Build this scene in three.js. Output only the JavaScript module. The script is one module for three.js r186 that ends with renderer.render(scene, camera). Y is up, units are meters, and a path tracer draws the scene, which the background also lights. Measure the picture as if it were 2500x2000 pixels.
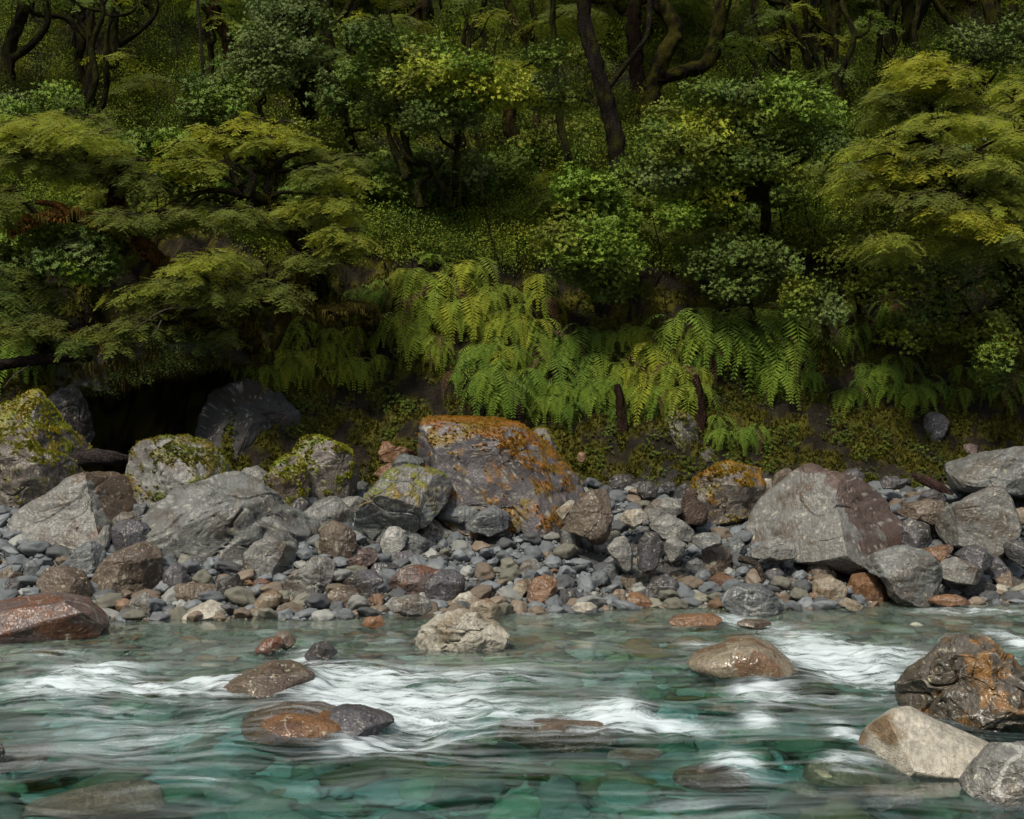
import * as THREE from 'three';
import { mergeGeometries, mergeVertices } from 'three/addons/utils/BufferGeometryUtils.js';
import { createNoise3D, createNoise2D } from 'simplex-noise';

// ---------- camera, sky, sun, exposure ----------
const F = 2924, CAM_Y = 3.05;                      // focal length in photo pixels (2500 x 2000), eye height above the water
const scene = new THREE.Scene();
const camera = new THREE.PerspectiveCamera(2 * Math.atan(1000 / F) * 180 / Math.PI, 1.25, 0.1, 600);
camera.position.set(0, CAM_Y, 0);
camera.lookAt(0, CAM_Y, -10);
const renderer = new THREE.WebGLRenderer({ antialias: true });
renderer.toneMapping = THREE.LinearToneMapping;
renderer.toneMappingExposure = 1.5;
renderer.shadowMap.enabled = true;

const SW = 128, SH = 64, skyData = new Float32Array(SW * SH * 4);
for (let j = 0; j < SH; j++) {
  const el = ((j + 0.5) / SH - 0.5) * Math.PI, up = Math.max(0, Math.sin(el));
  for (let i = 0; i < SW; i++) {
    const k = 0.50 * (0.45 + 0.75 * up);           // plain overcast: brighter overhead
    skyData.set([k * 0.93, k * 0.98, k * 1.08, 1], (j * SW + i) * 4);
  }
}
const sky = new THREE.DataTexture(skyData, SW, SH, THREE.RGBAFormat, THREE.FloatType);
sky.mapping = THREE.EquirectangularReflectionMapping; sky.magFilter = THREE.LinearFilter; sky.needsUpdate = true;
scene.background = sky; scene.environment = sky;

const sun = new THREE.DirectionalLight(0xfff4e2, 3.3);
sun.position.set(-20, 50, 8); sun.target.position.set(0, 0, -22);
sun.castShadow = true; sun.shadow.radius = 16; sun.shadow.mapSize.set(2048, 2048);
Object.assign(sun.shadow.camera, { left: -40, right: 40, top: 40, bottom: -40, near: 1, far: 160 });
scene.add(sun, sun.target);

// ---------- tools ----------
function rngOf(seed) { let a = (seed * 2654435761) >>> 0; return () => { a = (a + 0x6D2B79F5) | 0; let t = Math.imul(a ^ (a >>> 15), 1 | a); t = (t + Math.imul(t ^ (t >>> 7), 61 | t)) ^ t; return ((t ^ (t >>> 14)) >>> 0) / 4294967296; }; }
const n3 = createNoise3D(rngOf(11)), n2 = createNoise2D(rngOf(12));
const clamp = (v, a = 0, b = 1) => Math.min(b, Math.max(a, v)), lerp = (a, b, t) => a + (b - a) * t;
const sstep = (a, b, v) => { const t = clamp((v - a) / (b - a)); return t * t * (3 - 2 * t); };
const fbm3 = (x, y, z, o = 4) => { let s = 0, a = 0.5; for (let i = 0; i < o; i++) { s += a * n3(x, y, z); x = x * 2.03 + 7.1; y = y * 2.03 + 3.7; z = z * 2.03 + 1.3; a *= 0.5; } return s; };
const fbm2 = (x, y, o = 4) => { let s = 0, a = 0.5; for (let i = 0; i < o; i++) { s += a * n2(x, y); x = x * 2.03 + 7.1; y = y * 2.03 + 3.7; a *= 0.5; } return s; };
const V = (x, y, z) => new THREE.Vector3(x, y, z);
const W = (px, py, D) => V((px - 1250) / F * D, CAM_Y + (1000 - py) / F * D, -D);      // photo pixel at a distance
const used = {};
function numbered(n) { used[n] = (used[n] ?? -1) + 1; return used[n] ? n + '_' + String(used[n]).padStart(3, '0') : n; }
function tag(o, label, category, group, kind) { if (label) o.userData.label = label; if (category) o.userData.category = category; if (group) o.userData.group = group; if (kind) o.userData.kind = kind; return o; }
function shadow(o) { o.castShadow = o.receiveShadow = true; return o; }
function meshOf(name, geo, mat, parent) { const m = shadow(new THREE.Mesh(geo, mat)); m.name = parent ? name : numbered(name); (parent || scene).add(m); return m; }
function thing(name, pos, label, category, group) { const g = new THREE.Group(); g.name = numbered(name); g.position.copy(pos); scene.add(g); return tag(g, label, category, group); }
function geoOf(pos, idx, col, uv) {
  const g = new THREE.BufferGeometry();
  g.setAttribute('position', new THREE.Float32BufferAttribute(pos, 3));
  if (idx) g.setIndex(idx);
  if (col) g.setAttribute('color', new THREE.Float32BufferAttribute(col, 3));
  if (uv) g.setAttribute('uv', new THREE.Float32BufferAttribute(uv, 2));
  g.computeVertexNormals();
  return g;
}
// seamless noise texture pair: mild colour grain and a bump
function noiseTex(size, fn, srgb) {
  const d = new Uint8Array(size * size * 4);
  for (let j = 0; j < size; j++) for (let i = 0; i < size; i++) { const v = fn(i / size, j / size); d.set([v[0] * 255, v[1] * 255, v[2] * 255, 255].map(x => clamp(x, 0, 255)), (j * size + i) * 4); }
  const t = new THREE.DataTexture(d, size, size); t.wrapS = t.wrapT = THREE.RepeatWrapping; t.magFilter = THREE.LinearFilter; t.minFilter = THREE.LinearMipmapLinearFilter; t.generateMipmaps = true;
  if (srgb) t.colorSpace = THREE.SRGBColorSpace; t.needsUpdate = true; return t;
}
const torus = (u, v, f, o) => { const a = u * 2 * Math.PI, b = v * 2 * Math.PI; let s = 0, am = 0.5, fr = f; for (let i = 0; i < o; i++) { s += am * (n3(Math.cos(a) * fr, Math.sin(a) * fr, Math.cos(b) * fr + 9) + n3(Math.sin(b) * fr, Math.cos(a) * fr + 5, Math.sin(a) * fr)) * 0.6; fr *= 2; am *= 0.55; } return s; };
const grainMap = noiseTex(512, (u, v) => { const a = torus(u, v, 3, 6), b = torus(v, u, 14, 3); const k = clamp(0.88 + a * 0.16 + b * 0.12, 0.4, 1); return [k, k, clamp(k * (0.98 + a * 0.05))]; }, true);
const bumpMap = noiseTex(512, (u, v) => { const a = torus(u, v, 2.2, 7), r = 1 - Math.abs(torus(v, u, 2, 4)) * 1.6; const k = 0.5 + a * 0.4 + Math.max(0, r - 0.86) * -1.6; return [k, k, k]; });
const barkMap = noiseTex(256, (u, v) => { const a = torus(u, v, 3, 6); const k = clamp(0.8 + a * 0.5, 0.25, 1); return [k, k, k]; }, true);

// ---------- ground shape ----------
const shoreD = x => 18.45 + 0.105 * clamp(x, -12, 12) + 0.25 * n2(x * 0.35, 3.3);
const bankD = x => 23.5 + 0.35 * n2(x * 0.3, 8.1) + 0.02 * x;
const hollow = x => 2.6 * sstep(-9.4, -8.5, x) * (1 - sstep(-6.6, -5.7, x));      // the black hollow under the tree roots
function ground(x, D) {
  const s = shoreD(x), u = D - s;
  let y;
  if (u < 0) {
    y = -0.05 - 0.26 * sstep(0, 2.5, -u) - 0.72 * sstep(2.5, 7, -u) + .3 * sstep(10.5, 8, D) + 0.14 * fbm2(x * 0.5, D * 0.5, 3) * sstep(0, 1.5, -u);
    const near = sstep(6.2, 3.2, D); y = lerp(y, 1.5 + 0.2 * fbm2(x * 0.6, D * 0.6, 3), near);
    if (D < 3) y += (3 - D) * 0.02;
  } else {
    y = 0.37 * Math.min(u, 3.6) + 0.10 * clamp(u - 3.6, 0, 2.5) - 0.05;
    y += 0.06 * fbm2(x * 1.3, D * 1.3, 3) * sstep(0, 1, u);
    const v0 = D - bankD(x), v = v0 - hollow(x) * (1 - sstep(2, 4.5, v0));
    if (v > 0) {
      const r = 1.05 * Math.min(v, 1.6) + 2.15 * clamp(v - 1.6, 0, 1.35) + 0.84 * Math.max(0, v - 2.95);
      y += r + (0.32 * fbm2(x * 0.9, D * 0.9 + 5, 3) + 0.12 * fbm3(x * 3, D * 3, 2, 2)) * sstep(0, 0.7, v);
      y += 1.1 * n2(x * 0.12, D * 0.12) * sstep(3, 9, v);
    }
  }
  return y;
}
// where the sight line through a photo pixel meets the ground
function rayGround(px, py, from = 15, to = 60) {
  for (let D = from; D < to; D += 0.05) { const p = W(px, py, D); if (p.y <= ground(p.x, D)) return D; }
  return to;
}
{
  const xs = [], ds = [];
  for (let x = -13; x <= 13.001; x += 0.085) xs.push(x);
  for (let s = 0.12, x = 13; x < 110;) { x += s; s *= 1.12; xs.push(x); xs.unshift(-x); }
  for (let D = 15.5; D <= 30; D += 0.085) ds.push(D);
  for (let s = 0.12, D = 30; D < 150;) { D += s; s *= 1.06; ds.push(D); }
  for (let s = 0.14, D = 15.5; D > -60;) { D -= s; if (D < 3) s *= 1.15; ds.unshift(D); }
  const pos = [], col = [], uv = [], idx = [], nx = xs.length, nd = ds.length;
  for (let j = 0; j < nd; j++) for (let i = 0; i < nx; i++) {
    const x = xs[i], D = ds[j], y = ground(x, D); pos.push(x, y, -D); uv.push(x * 0.7, D * 0.7 + y * 0.7);
    const u = D - shoreD(x), v = D - bankD(x);
    const a = fbm2(x * 2.2, D * 2.2, 4), b = fbm3(x * 1.1, y * 1.5, D * 1.1, 4), c = n3(x * 9, y * 9, D * 9);
    let r, g, bl;
    if (u < 0) { const t = 0.5 + a * 0.7; r = 0.25 + 0.08 * t; g = 0.26 + 0.08 * t; bl = 0.2 + 0.06 * t; }
    else if (v < -0.4) { const t = 0.85 + 0.4 * a; r = 0.105 * t; g = 0.105 * t; bl = 0.105 * t; }
    else {
      const moss = sstep(-0.05, 0.2, b * 0.9 + a * 0.35 + c * 0.08 - 0.1 * sstep(2.5, 5, v)), soil = 0.8 + a * 0.6;
      r = lerp(0.030 * soil, 0.085, moss); g = lerp(0.025 * soil, 0.08, moss); bl = lerp(0.018 * soil, 0.013, moss);
      const st = sstep(-0.4, 0.5, v + a * 0.5); r = lerp(0.085, r, st); g = lerp(0.085, g, st); bl = lerp(0.08, bl, st);
    }
    col.push(r, g, bl);
    if (i && j) { const q = j * nx + i; idx.push(q - nx - 1, q - nx, q, q - nx - 1, q, q - 1); }
  }
  const m = meshOf('ground', geoOf(pos, idx, col, uv), new THREE.MeshPhysicalMaterial({ vertexColors: true, roughness: 0.95, specularIntensity: .15, map: grainMap, bumpMap, bumpScale: 0.05 }));
  tag(m, 'gravel bar, mossy bank and steep forest floor running down into the riverbed', 'ground', null, 'structure');
}

// ---------- rocks ----------
const icoCache = {};
function ico(detail) {
  if (!icoCache[detail]) { let g = new THREE.IcosahedronGeometry(1, detail); g.deleteAttribute('uv'); g.deleteAttribute('normal'); g = mergeVertices(g, 1e-5); icoCache[detail] = { p: g.attributes.position.array, i: Array.from(g.index.array) }; }
  return icoCache[detail];
}
// split by facing so that the grain texture lies in metres on every side
function boxUV(g, scale) {
  const n = g.toNonIndexed(), p = n.attributes.position.array, uv = new Float32Array(p.length / 3 * 2);
  for (let t = 0; t < p.length / 9; t++) {
    const o = t * 9, ax = p[o + 3] - p[o], ay = p[o + 4] - p[o + 1], az = p[o + 5] - p[o + 2], bx = p[o + 6] - p[o], by = p[o + 7] - p[o + 1], bz = p[o + 8] - p[o + 2];
    const nx = Math.abs(ay * bz - az * by), ny = Math.abs(az * bx - ax * bz), nz = Math.abs(ax * by - ay * bx);
    for (let k = 0; k < 3; k++) { const q = o + k * 3, w = (t * 3 + k) * 2; const [a, b] = nx > ny && nx > nz ? [p[q + 2], p[q + 1]] : ny > nz ? [p[q], p[q + 2]] : [p[q], p[q + 1]]; uv[w] = a * scale; uv[w + 1] = b * scale; }
  }
  n.setAttribute('uv', new THREE.BufferAttribute(uv, 2));
  return n;
}
const ROCK = {   // base, stain, stain share, pale specks, moss share, moss colour
  grey: [[.215, .225, .22], [.15, .135, .12], .35, .07, 0], greybrown: [[.26, .257, .245], [.155, .125, .1], .42, .14, 0], blue: [[.17, .185, .195], [.10, .11, .12], .4, .05, 0],
  brown: [[.19, .145, .105], [.11, .075, .05], .5, .12, 0], rust: [[.27, .135, .06], [.15, .075, .04], .45, .05, 0], pale: [[.58, .54, .46], [.34, .28, .2], .35, .05, 0],
  white: [[.5, .5, .48], [.25, .25, .22], .25, 0, 0], dark: [[.07, .07, .072], [.06, .048, .04], .4, .08, 0], purple: [[.165, .115, .105], [.2, .085, .045], .45, .03, 0],
  slate: [[.11, .105, .12], [.07, .06, .055], .4, .06, 0], tan: [[.36, .30, .22], [.22, .13, .07], .4, .03, 0], green: [[.30, .33, .20], [.20, .22, .13], .4, 0, 0],
  mossy: [[.17, .155, .135], [.10, .085, .07], .4, .3, .58, [.22, .2, .012]], rustmoss: [[.165, .15, .165], [.105, .085, .085], .45, .25, .6, [.21, .105, .010]],
  whitemoss: [[.34, .34, .33], [.22, .21, .2], .3, .1, .5, [.13, .12, .015]], topmoss: [[.20, .17, .145], [.12, .10, .085], .5, .25, .3, [.16, .15, .015]], orange: [[.13, .11, .085], [.30, .15, .04], .5, .1, 0],
};
for (const k in ROCK) for (const c of [0, 1]) ROCK[k][c] = ROCK[k][c].map(v => v * .69);
const rockMats = {};
const rockMat = rough => rockMats[rough] ??= new THREE.MeshStandardMaterial({ vertexColors: true, map: grainMap, bumpMap, bumpScale: 0.022, roughness: rough });
const footprints = [];
function area2(p) { let a = 0; for (let i = 0; i < p.length; i++) { const q = p[(i + 1) % p.length]; a += p[i][0] * q[1] - q[0] * p[i][1]; } return a / 2; }
/* a boulder whose outline, seen from the river, is the traced one; given its own depth, cut faces, ledges and cracks */
function boulder(o) {
  const r = rngOf(o.seed), pts = o.pts, c = ROCK[o.look];
  let cx = 0, cy = 0, A = area2(pts); for (let i = 0; i < pts.length; i++) { const [a, b] = pts[i], [d, e] = pts[(i + 1) % pts.length], k = a * e - d * b; cx += (a + d) * k; cy += (b + e) * k; } cx /= 6 * A; cy /= 6 * A;
  const minx = Math.min(...pts.map(p => p[0])), maxx = Math.max(...pts.map(p => p[0])), maxy = Math.max(...pts.map(p => p[1])), miny = Math.min(...pts.map(p => p[1]));
  const mid = (minx + maxx) / 2;
  let Dg = o.D ?? (o.wet ? F * CAM_Y / (maxy - 1000) : rayGround(mid, maxy, 15, 30));
  const wpx = (maxx - minx) / F, hpx = (maxy - miny) / F, T0 = (o.thick ?? 0.42) * Math.min(wpx, hpx * 1.7) * Dg, D = o.D ?? Dg + T0 * 0.55;
  const m = D / F, T = T0, size = Math.sqrt(wpx * hpx) * D;
  const tab = new Float32Array(361);
  for (let k = 0; k <= 360; k++) {
    const a = k / 180 * Math.PI, dx = Math.cos(a), dy = -Math.sin(a); let best = 0;
    for (let i = 0; i < pts.length; i++) { const [x1, y1] = pts[i], [x2, y2] = pts[(i + 1) % pts.length], ex = x2 - x1, ey = y2 - y1, den = dx * ey - dy * ex; if (Math.abs(den) < 1e-9) continue; const t = ((x1 - cx) * ey - (y1 - cy) * ex) / den, s = ((x1 - cx) * dy - (y1 - cy) * dx) / den; if (t > 0 && s >= -1e-6 && s <= 1 + 1e-6) best = Math.max(best, t); }
    tab[k] = best * m;
  }
  const sm = (o.smooth ?? 5), tb = tab.map((_, k) => { let s = 0, n = 0; for (let j = -sm; j <= sm; j++) { s += tab[(k + j + 360) % 360]; n++; } return s / n; });
  const planes = []; const np = o.planes ?? 12;
  for (let k = 0; k < np; k++) { const th = r() * 6.283, el = (r() - 0.12) * 1.3; const q = [Math.cos(th) * Math.cos(el), Math.sin(el), (0.3 + Math.abs(Math.sin(th)) * 0.9) * Math.cos(el)], l = Math.hypot(...q), f = Math.abs(q[2]) / l; planes.push([...q, lerp(.86, .52, f) + r() * 0.2]); }
  for (const f of o.faces || []) planes.push(f);
  for (const p of planes) { const l = Math.hypot(p[0], p[1], p[2]); p[0] /= l; p[1] /= l; p[2] /= l; }
  const px = wpx * D; const det = o.detail ?? (px > 1.6 ? 40 : px > 0.8 ? 29 : px > 0.45 ? 18 : 11);
  const base = ico(det), N = base.p.length / 3, pos = new Float32Array(N * 3), sx = wpx * D / 2, sy = hpx * D / 2, exa = o.box ?? 0.64, off = r() * 50;
  const rough = (o.rough ?? 1) * size, tilt = (r() - 0.5) * 0.9, axis = [Math.sin(tilt), Math.cos(tilt), 0.3 * (r() - 0.5)];
  for (let i = 0; i < N; i++) {
    let dx = base.p[i * 3], dy = base.p[i * 3 + 1], dz = base.p[i * 3 + 2]; const s = Math.hypot(dx, dy), a = ((Math.atan2(dy, dx) * 180 / Math.PI) + 360) % 360, k = Math.floor(a), R = lerp(tb[k], tb[k + 1 > 360 ? 1 : k + 1], a - k), sp = Math.pow(s, exa);
    let x = s > 1e-6 ? dx / s * R * sp : 0, y = s > 1e-6 ? dy / s * R * sp : 0, z = Math.sign(dz) * Math.pow(Math.abs(dz), exa) * T;
    for (const [nx, ny, nz, d] of planes) { const q = nx * x / sx + ny * y / sy + nz * z / T - d; if (q > 0) { const w = q * (o.cut ?? 0.99); x -= nx * w * sx; y -= ny * w * sy; z -= nz * w * T; } }
    const fx = x / size, fy = y / size, fz = z / size;
    const lowN = n3(fx * 1.7 + off, fy * 1.7, fz * 1.7) * 0.03 + n3(fx * 4 + off, fy * 4, fz * 4) * 0.012, hi = fbm3(fx * 9 + off, fy * 9, fz * 9, 4) * 0.011;
    const ridge = -(Math.max(0, 0.05 - Math.abs(n3(fx * 1.5 + off + 9, fy * 2.3, fz * 1.5))) * 0.5 + Math.max(0, 0.035 - Math.abs(n3(fx * 3.1 + off + 29, fy * 3.7, fz * 3.1))) * 0.35) * (o.crack ?? 1);
    const la = (fx * axis[0] + fy * axis[1] + fz * axis[2]) * (o.layers ?? 7) + n3(fx * 2 + off, fy * 2, fz * 2) * 0.7, lf = la - Math.floor(la), led = (lf < 0.8 ? lf / 0.8 : (1 - lf) / 0.2) * 0.022 * (o.strata ?? 0.5);
    const disp = (lowN + hi + ridge + led) * rough, l = Math.hypot(x, y, z) || 1;
    x += x / l * disp; y += y / l * disp; z += z / l * disp;
    if (!o.wet && !o.noRoot) { const b = -(maxy - cy) * m * .5; if (y < b) { y -= (b - y) * .7; z += (b - y) * .12 * Math.sign(z); } }
    if (o.wet) { const b = -(maxy - cy) * m; if (y < b * 0.55) y -= (b * 0.55 - y) * 1.2; }
    pos[i * 3] = x; pos[i * 3 + 1] = y; pos[i * 3 + 2] = z;
  }
  let g = new THREE.BufferGeometry(); g.setAttribute('position', new THREE.BufferAttribute(pos, 3)); g.setIndex(base.i); g.computeVertexNormals();
  const nor = g.attributes.normal.array, col = new Float32Array(N * 3), tuft = [];
  const mossA = o.moss ?? c[4], mc = o.mossColor ?? c[5] ?? [.16, .15, .015];
  for (let i = 0; i < N; i++) {
    const x = pos[i * 3], y = pos[i * 3 + 1], z = pos[i * 3 + 2], ny = nor[i * 3 + 1];
    const a = fbm3(x * 1.3 + off, y * 1.3, z * 1.3, 4), b = fbm3(x * 6 + off, y * 6, z * 6, 3), st = sstep(0.02, 0.28, a + b * 0.35 + (c[2] - 0.5) * 0.6), v = 0.88 + b * 0.45 + n3(x * 22, y * 22 + off, z * 22) * 0.12;
    let R = lerp(c[0][0], c[1][0], st) * v, G = lerp(c[0][1], c[1][1], st) * v, B = lerp(c[0][2], c[1][2], st) * v;
    if (o.two) { const [ax, ay, t, tc] = o.two, k = sstep(-.03, .06, ax * x / sx + ay * y / sy - t + a * .55 + b * .12); R = lerp(R, tc[0] * v, k); G = lerp(G, tc[1] * v, k); B = lerp(B, tc[2] * v, k); }
    const vein = Math.abs(n3(x * 1.1 + off + 3, y * 2.4, z * 1.1)); if (vein < 0.012 * (o.vein ?? 1)) { R = lerp(R, .42, .6); G = lerp(G, .42, .6); B = lerp(B, .39, .6); }
    const sp = n3(x * 17 + off, y * 17, z * 17) * 0.6 + n3(x * 5 + off, y * 5 + 4, z * 5) * 0.6; if (sp > 0.78 - c[3] * 0.9) { const k = sstep(0, .12, sp - (0.78 - c[3] * 0.9)) * 0.8; R = lerp(R, .40, k); G = lerp(G, .38, k); B = lerp(B, .29, k); }
    if (mossA > 0) {
      const mo = (o.mossBias ?? 0.7) * ny + fbm3(x * 2.6 + off, y * 2.6, z * 2.6, 4) * 1.1 + n3(x * 14, y * 14, z * 14 + off) * 0.22 + (mossA - 0.72), k = sstep(0.0, 0.16, mo);
      if (k > 0) { const q = 0.8 + 0.4 * n3(x * 8, y * 8, z * 8) + 0.25 * n3(x * 30, y * 30, z * 30), h = n3(x * 1.5 + off, y * 1.5, z * 1.5); R = lerp(R, mc[0] * q * (1 + h * .25), k); G = lerp(G, mc[1] * q * (1 - h * .15), k); B = lerp(B, mc[2] * q, k); const e = k * (0.012 + 0.012 * n3(x * 16, y * 16, z * 16)); pos[i * 3] += nor[i * 3] * e; pos[i * 3 + 1] += ny * e; pos[i * 3 + 2] += nor[i * 3 + 2] * e; if (k > 0.6) tuft.push(i); }
    }
    col[i * 3] = Math.max(.01, R); col[i * 3 + 1] = Math.max(.01, G); col[i * 3 + 2] = Math.max(.005, B);
  }
  g.setAttribute('color', new THREE.BufferAttribute(col, 3)); g.computeVertexNormals(); g = boxUV(g, 0.9);
  const at = W(cx, cy, D), mesh = meshOf(o.name || 'boulder', g, rockMat(o.gloss ?? 0.5));
  mesh.position.copy(at); mesh.position.y -= o.sink ?? 0; mesh.rotation.y = Math.atan2(-at.x, D);
  tag(mesh, o.label, o.category || 'boulder', o.group);
  footprints.push([at.x, D, wpx * D * 0.5, T]);
  if (tuft.length && mossA > 0.15 && !o.noTuft) {
    const n = Math.min(Math.round(size * size * 900), 2600), im = new THREE.InstancedMesh(mossTuft, mossMat, n), M = new THREE.Matrix4(), q = new THREE.Quaternion(), up = V(0, 1, 0), cc = new THREE.Color();
    for (let k = 0; k < n; k++) { const i = tuft[Math.floor(r() * tuft.length)], s = 0.5 + r() * 0.9, nn = V(nor[i * 3], nor[i * 3 + 1], nor[i * 3 + 2]); q.setFromUnitVectors(up, nn.normalize()); M.compose(V(pos[i * 3] + (r() - .5) * .04, pos[i * 3 + 1], pos[i * 3 + 2] + (r() - .5) * .04), q, V(s, s * (0.6 + r() * 0.6), s)); im.setMatrixAt(k, M); const w = 0.75 + r() * 0.6; im.setColorAt(k, cc.setRGB(mc[0] * w, mc[1] * w * (0.9 + r() * .2), mc[2] * w)); }
    im.name = 'moss'; im.userData.kind = 'stuff'; shadow(im); mesh.add(im);
  }
  return mesh;
}
const mossMat = new THREE.MeshPhysicalMaterial({ color: 0xffffff, roughness: 1, specularIntensity: .15 });
const mossTuft = (() => { const r = rngOf(5), p = [], ix = []; for (let k = 0; k < 9; k++) { const a = r() * 6.283, d = r() * 0.018, h = 0.012 + r() * 0.022, w = 0.006 + r() * 0.005, x = Math.cos(a) * d, z = Math.sin(a) * d, b = r() * 6.283, l = (r() - .5) * .02; const o = p.length / 3; p.push(x - Math.cos(b) * w, -0.004, z - Math.sin(b) * w, x + Math.cos(b) * w, -0.004, z + Math.sin(b) * w, x + l, h, z + l); ix.push(o, o + 1, o + 2); } return geoOf(p, ix); })();
// ---------- boulders traced from the photograph ----------
const CROP = { a: [0, 900, .38255], b: [600, 950, .34783], c: [1200, 950, .34773], d: [1800, 1050, .32468], e: [0, 1450, .39425], f: [800, 1450, .39425], g: [1600, 1450, .41744], w: [0, 0, 1.15955] };
const out = (crop, flat) => { const [x0, y0, s] = CROP[crop], p = []; for (let i = 0; i < flat.length; i += 2) p.push([x0 + flat[i] * s, y0 + flat[i + 1] * s]); return p; };
let rockSeed = 100;
function R(crop, flat, look, label, o = {}) { return boulder({ seed: ++rockSeed, pts: out(crop, flat), look, label, category: o.small ? 'rock' : 'boulder', name: o.small ? 'rock' : 'boulder', ...o }); }

// back row under the bank
R('a', [-120, 260, 0, 215, 205, 130, 240, 150, 330, 270, 420, 390, 560, 470, 585, 515, 540, 600, 350, 640, 100, 640, -120, 600], 'mossy', 'tall peaked boulder with yellow-green moss running down its ridge', { D: 22.6, mossBias: .8, faces: [[-.75, .55, .5, .42], [.7, .3, .6, .5]], planes: 5 });
R('a', [-140, 400, 0, 360, 150, 385, 240, 520, 350, 560, 440, 600, 520, 660, 480, 800, 280, 860, 100, 880, -140, 860], 'topmoss', 'low rugged brown boulder, patchy with moss, in front of the peaked mossy boulder', { D: 21.7, rough: 1.5 });
R('a', [815, 660, 850, 520, 920, 470, 1050, 440, 1260, 450, 1330, 470, 1380, 540, 1460, 620, 1470, 740, 1230, 860, 1000, 880, 880, 800, 815, 720], 'whitemoss', 'pale boulder speckled all over with green moss cushions, beside the dark driftwood log', { D: 21.7, faces: [[-.8, .1, .6, .55]] });
R('w', [415, 920, 418, 885, 450, 825, 520, 800, 600, 830, 640, 900, 640, 990, 480, 1000, 430, 970], 'dark', 'large dark grey boulder wedged beside the black hollow under the bank', { D: 24.5, gloss: .8, rough: 1, strata: .8, box: .45, smooth: 2, planes: 6, crack: 2, faces: [[-.6, .3, .7, .45], [.4, -.1, .9, .5], [.1, .7, .7, .5]] });
R('w', [85, 905, 95, 840, 150, 806, 185, 850, 195, 920, 150, 960], 'dark', 'upright lichen-streaked dark boulder behind the peaked mossy boulder', { D: 24.1 });
R('w', [882, 945, 886, 900, 893, 880, 920, 870, 965, 863, 1000, 866, 1060, 873, 1100, 895, 1130, 925, 1160, 950, 1200, 985, 1228, 1020, 1232, 1060, 1180, 1085, 1050, 1085, 950, 1080, 905, 1020, 885, 980], 'rustmoss', 'largest boulder of the bank, lilac grey with orange rusty moss on its top', { D: 21.7, thick: .5, smooth: 2, box: .5, moss: .36, mossBias: 1, rough: .9, faces: [[-.12, .05, 1, .55], [.6, .45, .6, .62], [.05, 1, .15, .8], [-.9, 0, .4, .8]], planes: 3 });
R('w', [1105, 915, 1125, 900, 1150, 905, 1172, 940, 1180, 1000, 1130, 1000], 'topmoss', 'small lichen-spotted boulder tucked behind the shoulder of the orange-topped boulder', { D: 22.9 });
R('b', [330, 440, 390, 340, 520, 330, 600, 370, 700, 420, 780, 500, 805, 600, 760, 720, 700, 790, 600, 770, 430, 740, 360, 600], 'topmoss', 'rounded brown boulder with vivid green moss on its right flank', { D: 22, moss: .42, mossColor: [.17, .18, .012], mossBias: .5 });
R('b', [130, 700, 150, 620, 200, 540, 300, 465, 370, 480, 420, 560, 450, 680, 430, 780, 300, 850, 200, 830], 'brown', 'brown streaked boulder with a bright green moss cap', { D: 21.3, moss: .4, mossColor: [.18, .19, .012], mossBias: .95 });
R('b', [-60, 600, 0, 560, 80, 540, 160, 600, 200, 680, 130, 760, -40, 760], 'greybrown', 'pale grey boulder showing between the moss-speckled boulder and the moss-capped one', { D: 21.9 });
R('b', [1010, 560, 1020, 540, 1090, 450, 1250, 490, 1270, 580, 1150, 620], 'blue', 'grey flat-topped slab leaning on the orange-topped boulder', { D: 21.5, box: .6 });
R('b', [890, 600, 960, 540, 1040, 510, 1060, 560, 980, 640], 'rust', 'narrow reddish slab lying behind the flat-topped slab', { D: 21.9, small: 1 });
R('b', [930, 450, 960, 370, 1010, 360, 1030, 400, 1190, 430, 1200, 480, 1060, 490, 960, 500], 'rust', 'broken rust-brown rocks at the foot of the mossy bank', { D: 23.2, rough: 1.6, small: 1 });
R('c', [1395, 700, 1410, 670, 1480, 610, 1560, 550, 1650, 515, 1760, 545, 1890, 565, 1910, 700, 1900, 860, 1620, 900, 1480, 940, 1430, 850], 'topmoss', 'blocky boulder capped with orange and yellow moss beside the driftwood stump', { D: 21.8, moss: .5, mossColor: [.2, .125, .01], mossBias: .75 });
R('d', [1580, 260, 1740, 210, 1830, 180, 2000, 150, 2156, 120, 2300, 180, 2300, 420, 1990, 440, 1880, 430, 1700, 430, 1610, 380], 'grey', 'flat grey slab with pale lichen jutting out under the bank', { D: 22.9, thick: .6, strata: 1.2, planes: 12 });
R('d', [255, 420, 290, 320, 390, 280, 425, 320, 400, 400, 330, 440], 'brown', 'small squarish brown rock behind the shoulder of the great sloping boulder', { D: 22.3, small: 1 });
R('d', [185, 490, 205, 360, 262, 370, 265, 460], 'pale', 'narrow pale stone between the moss-capped block and the squarish brown rock', { D: 22.2, small: 1 });

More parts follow.
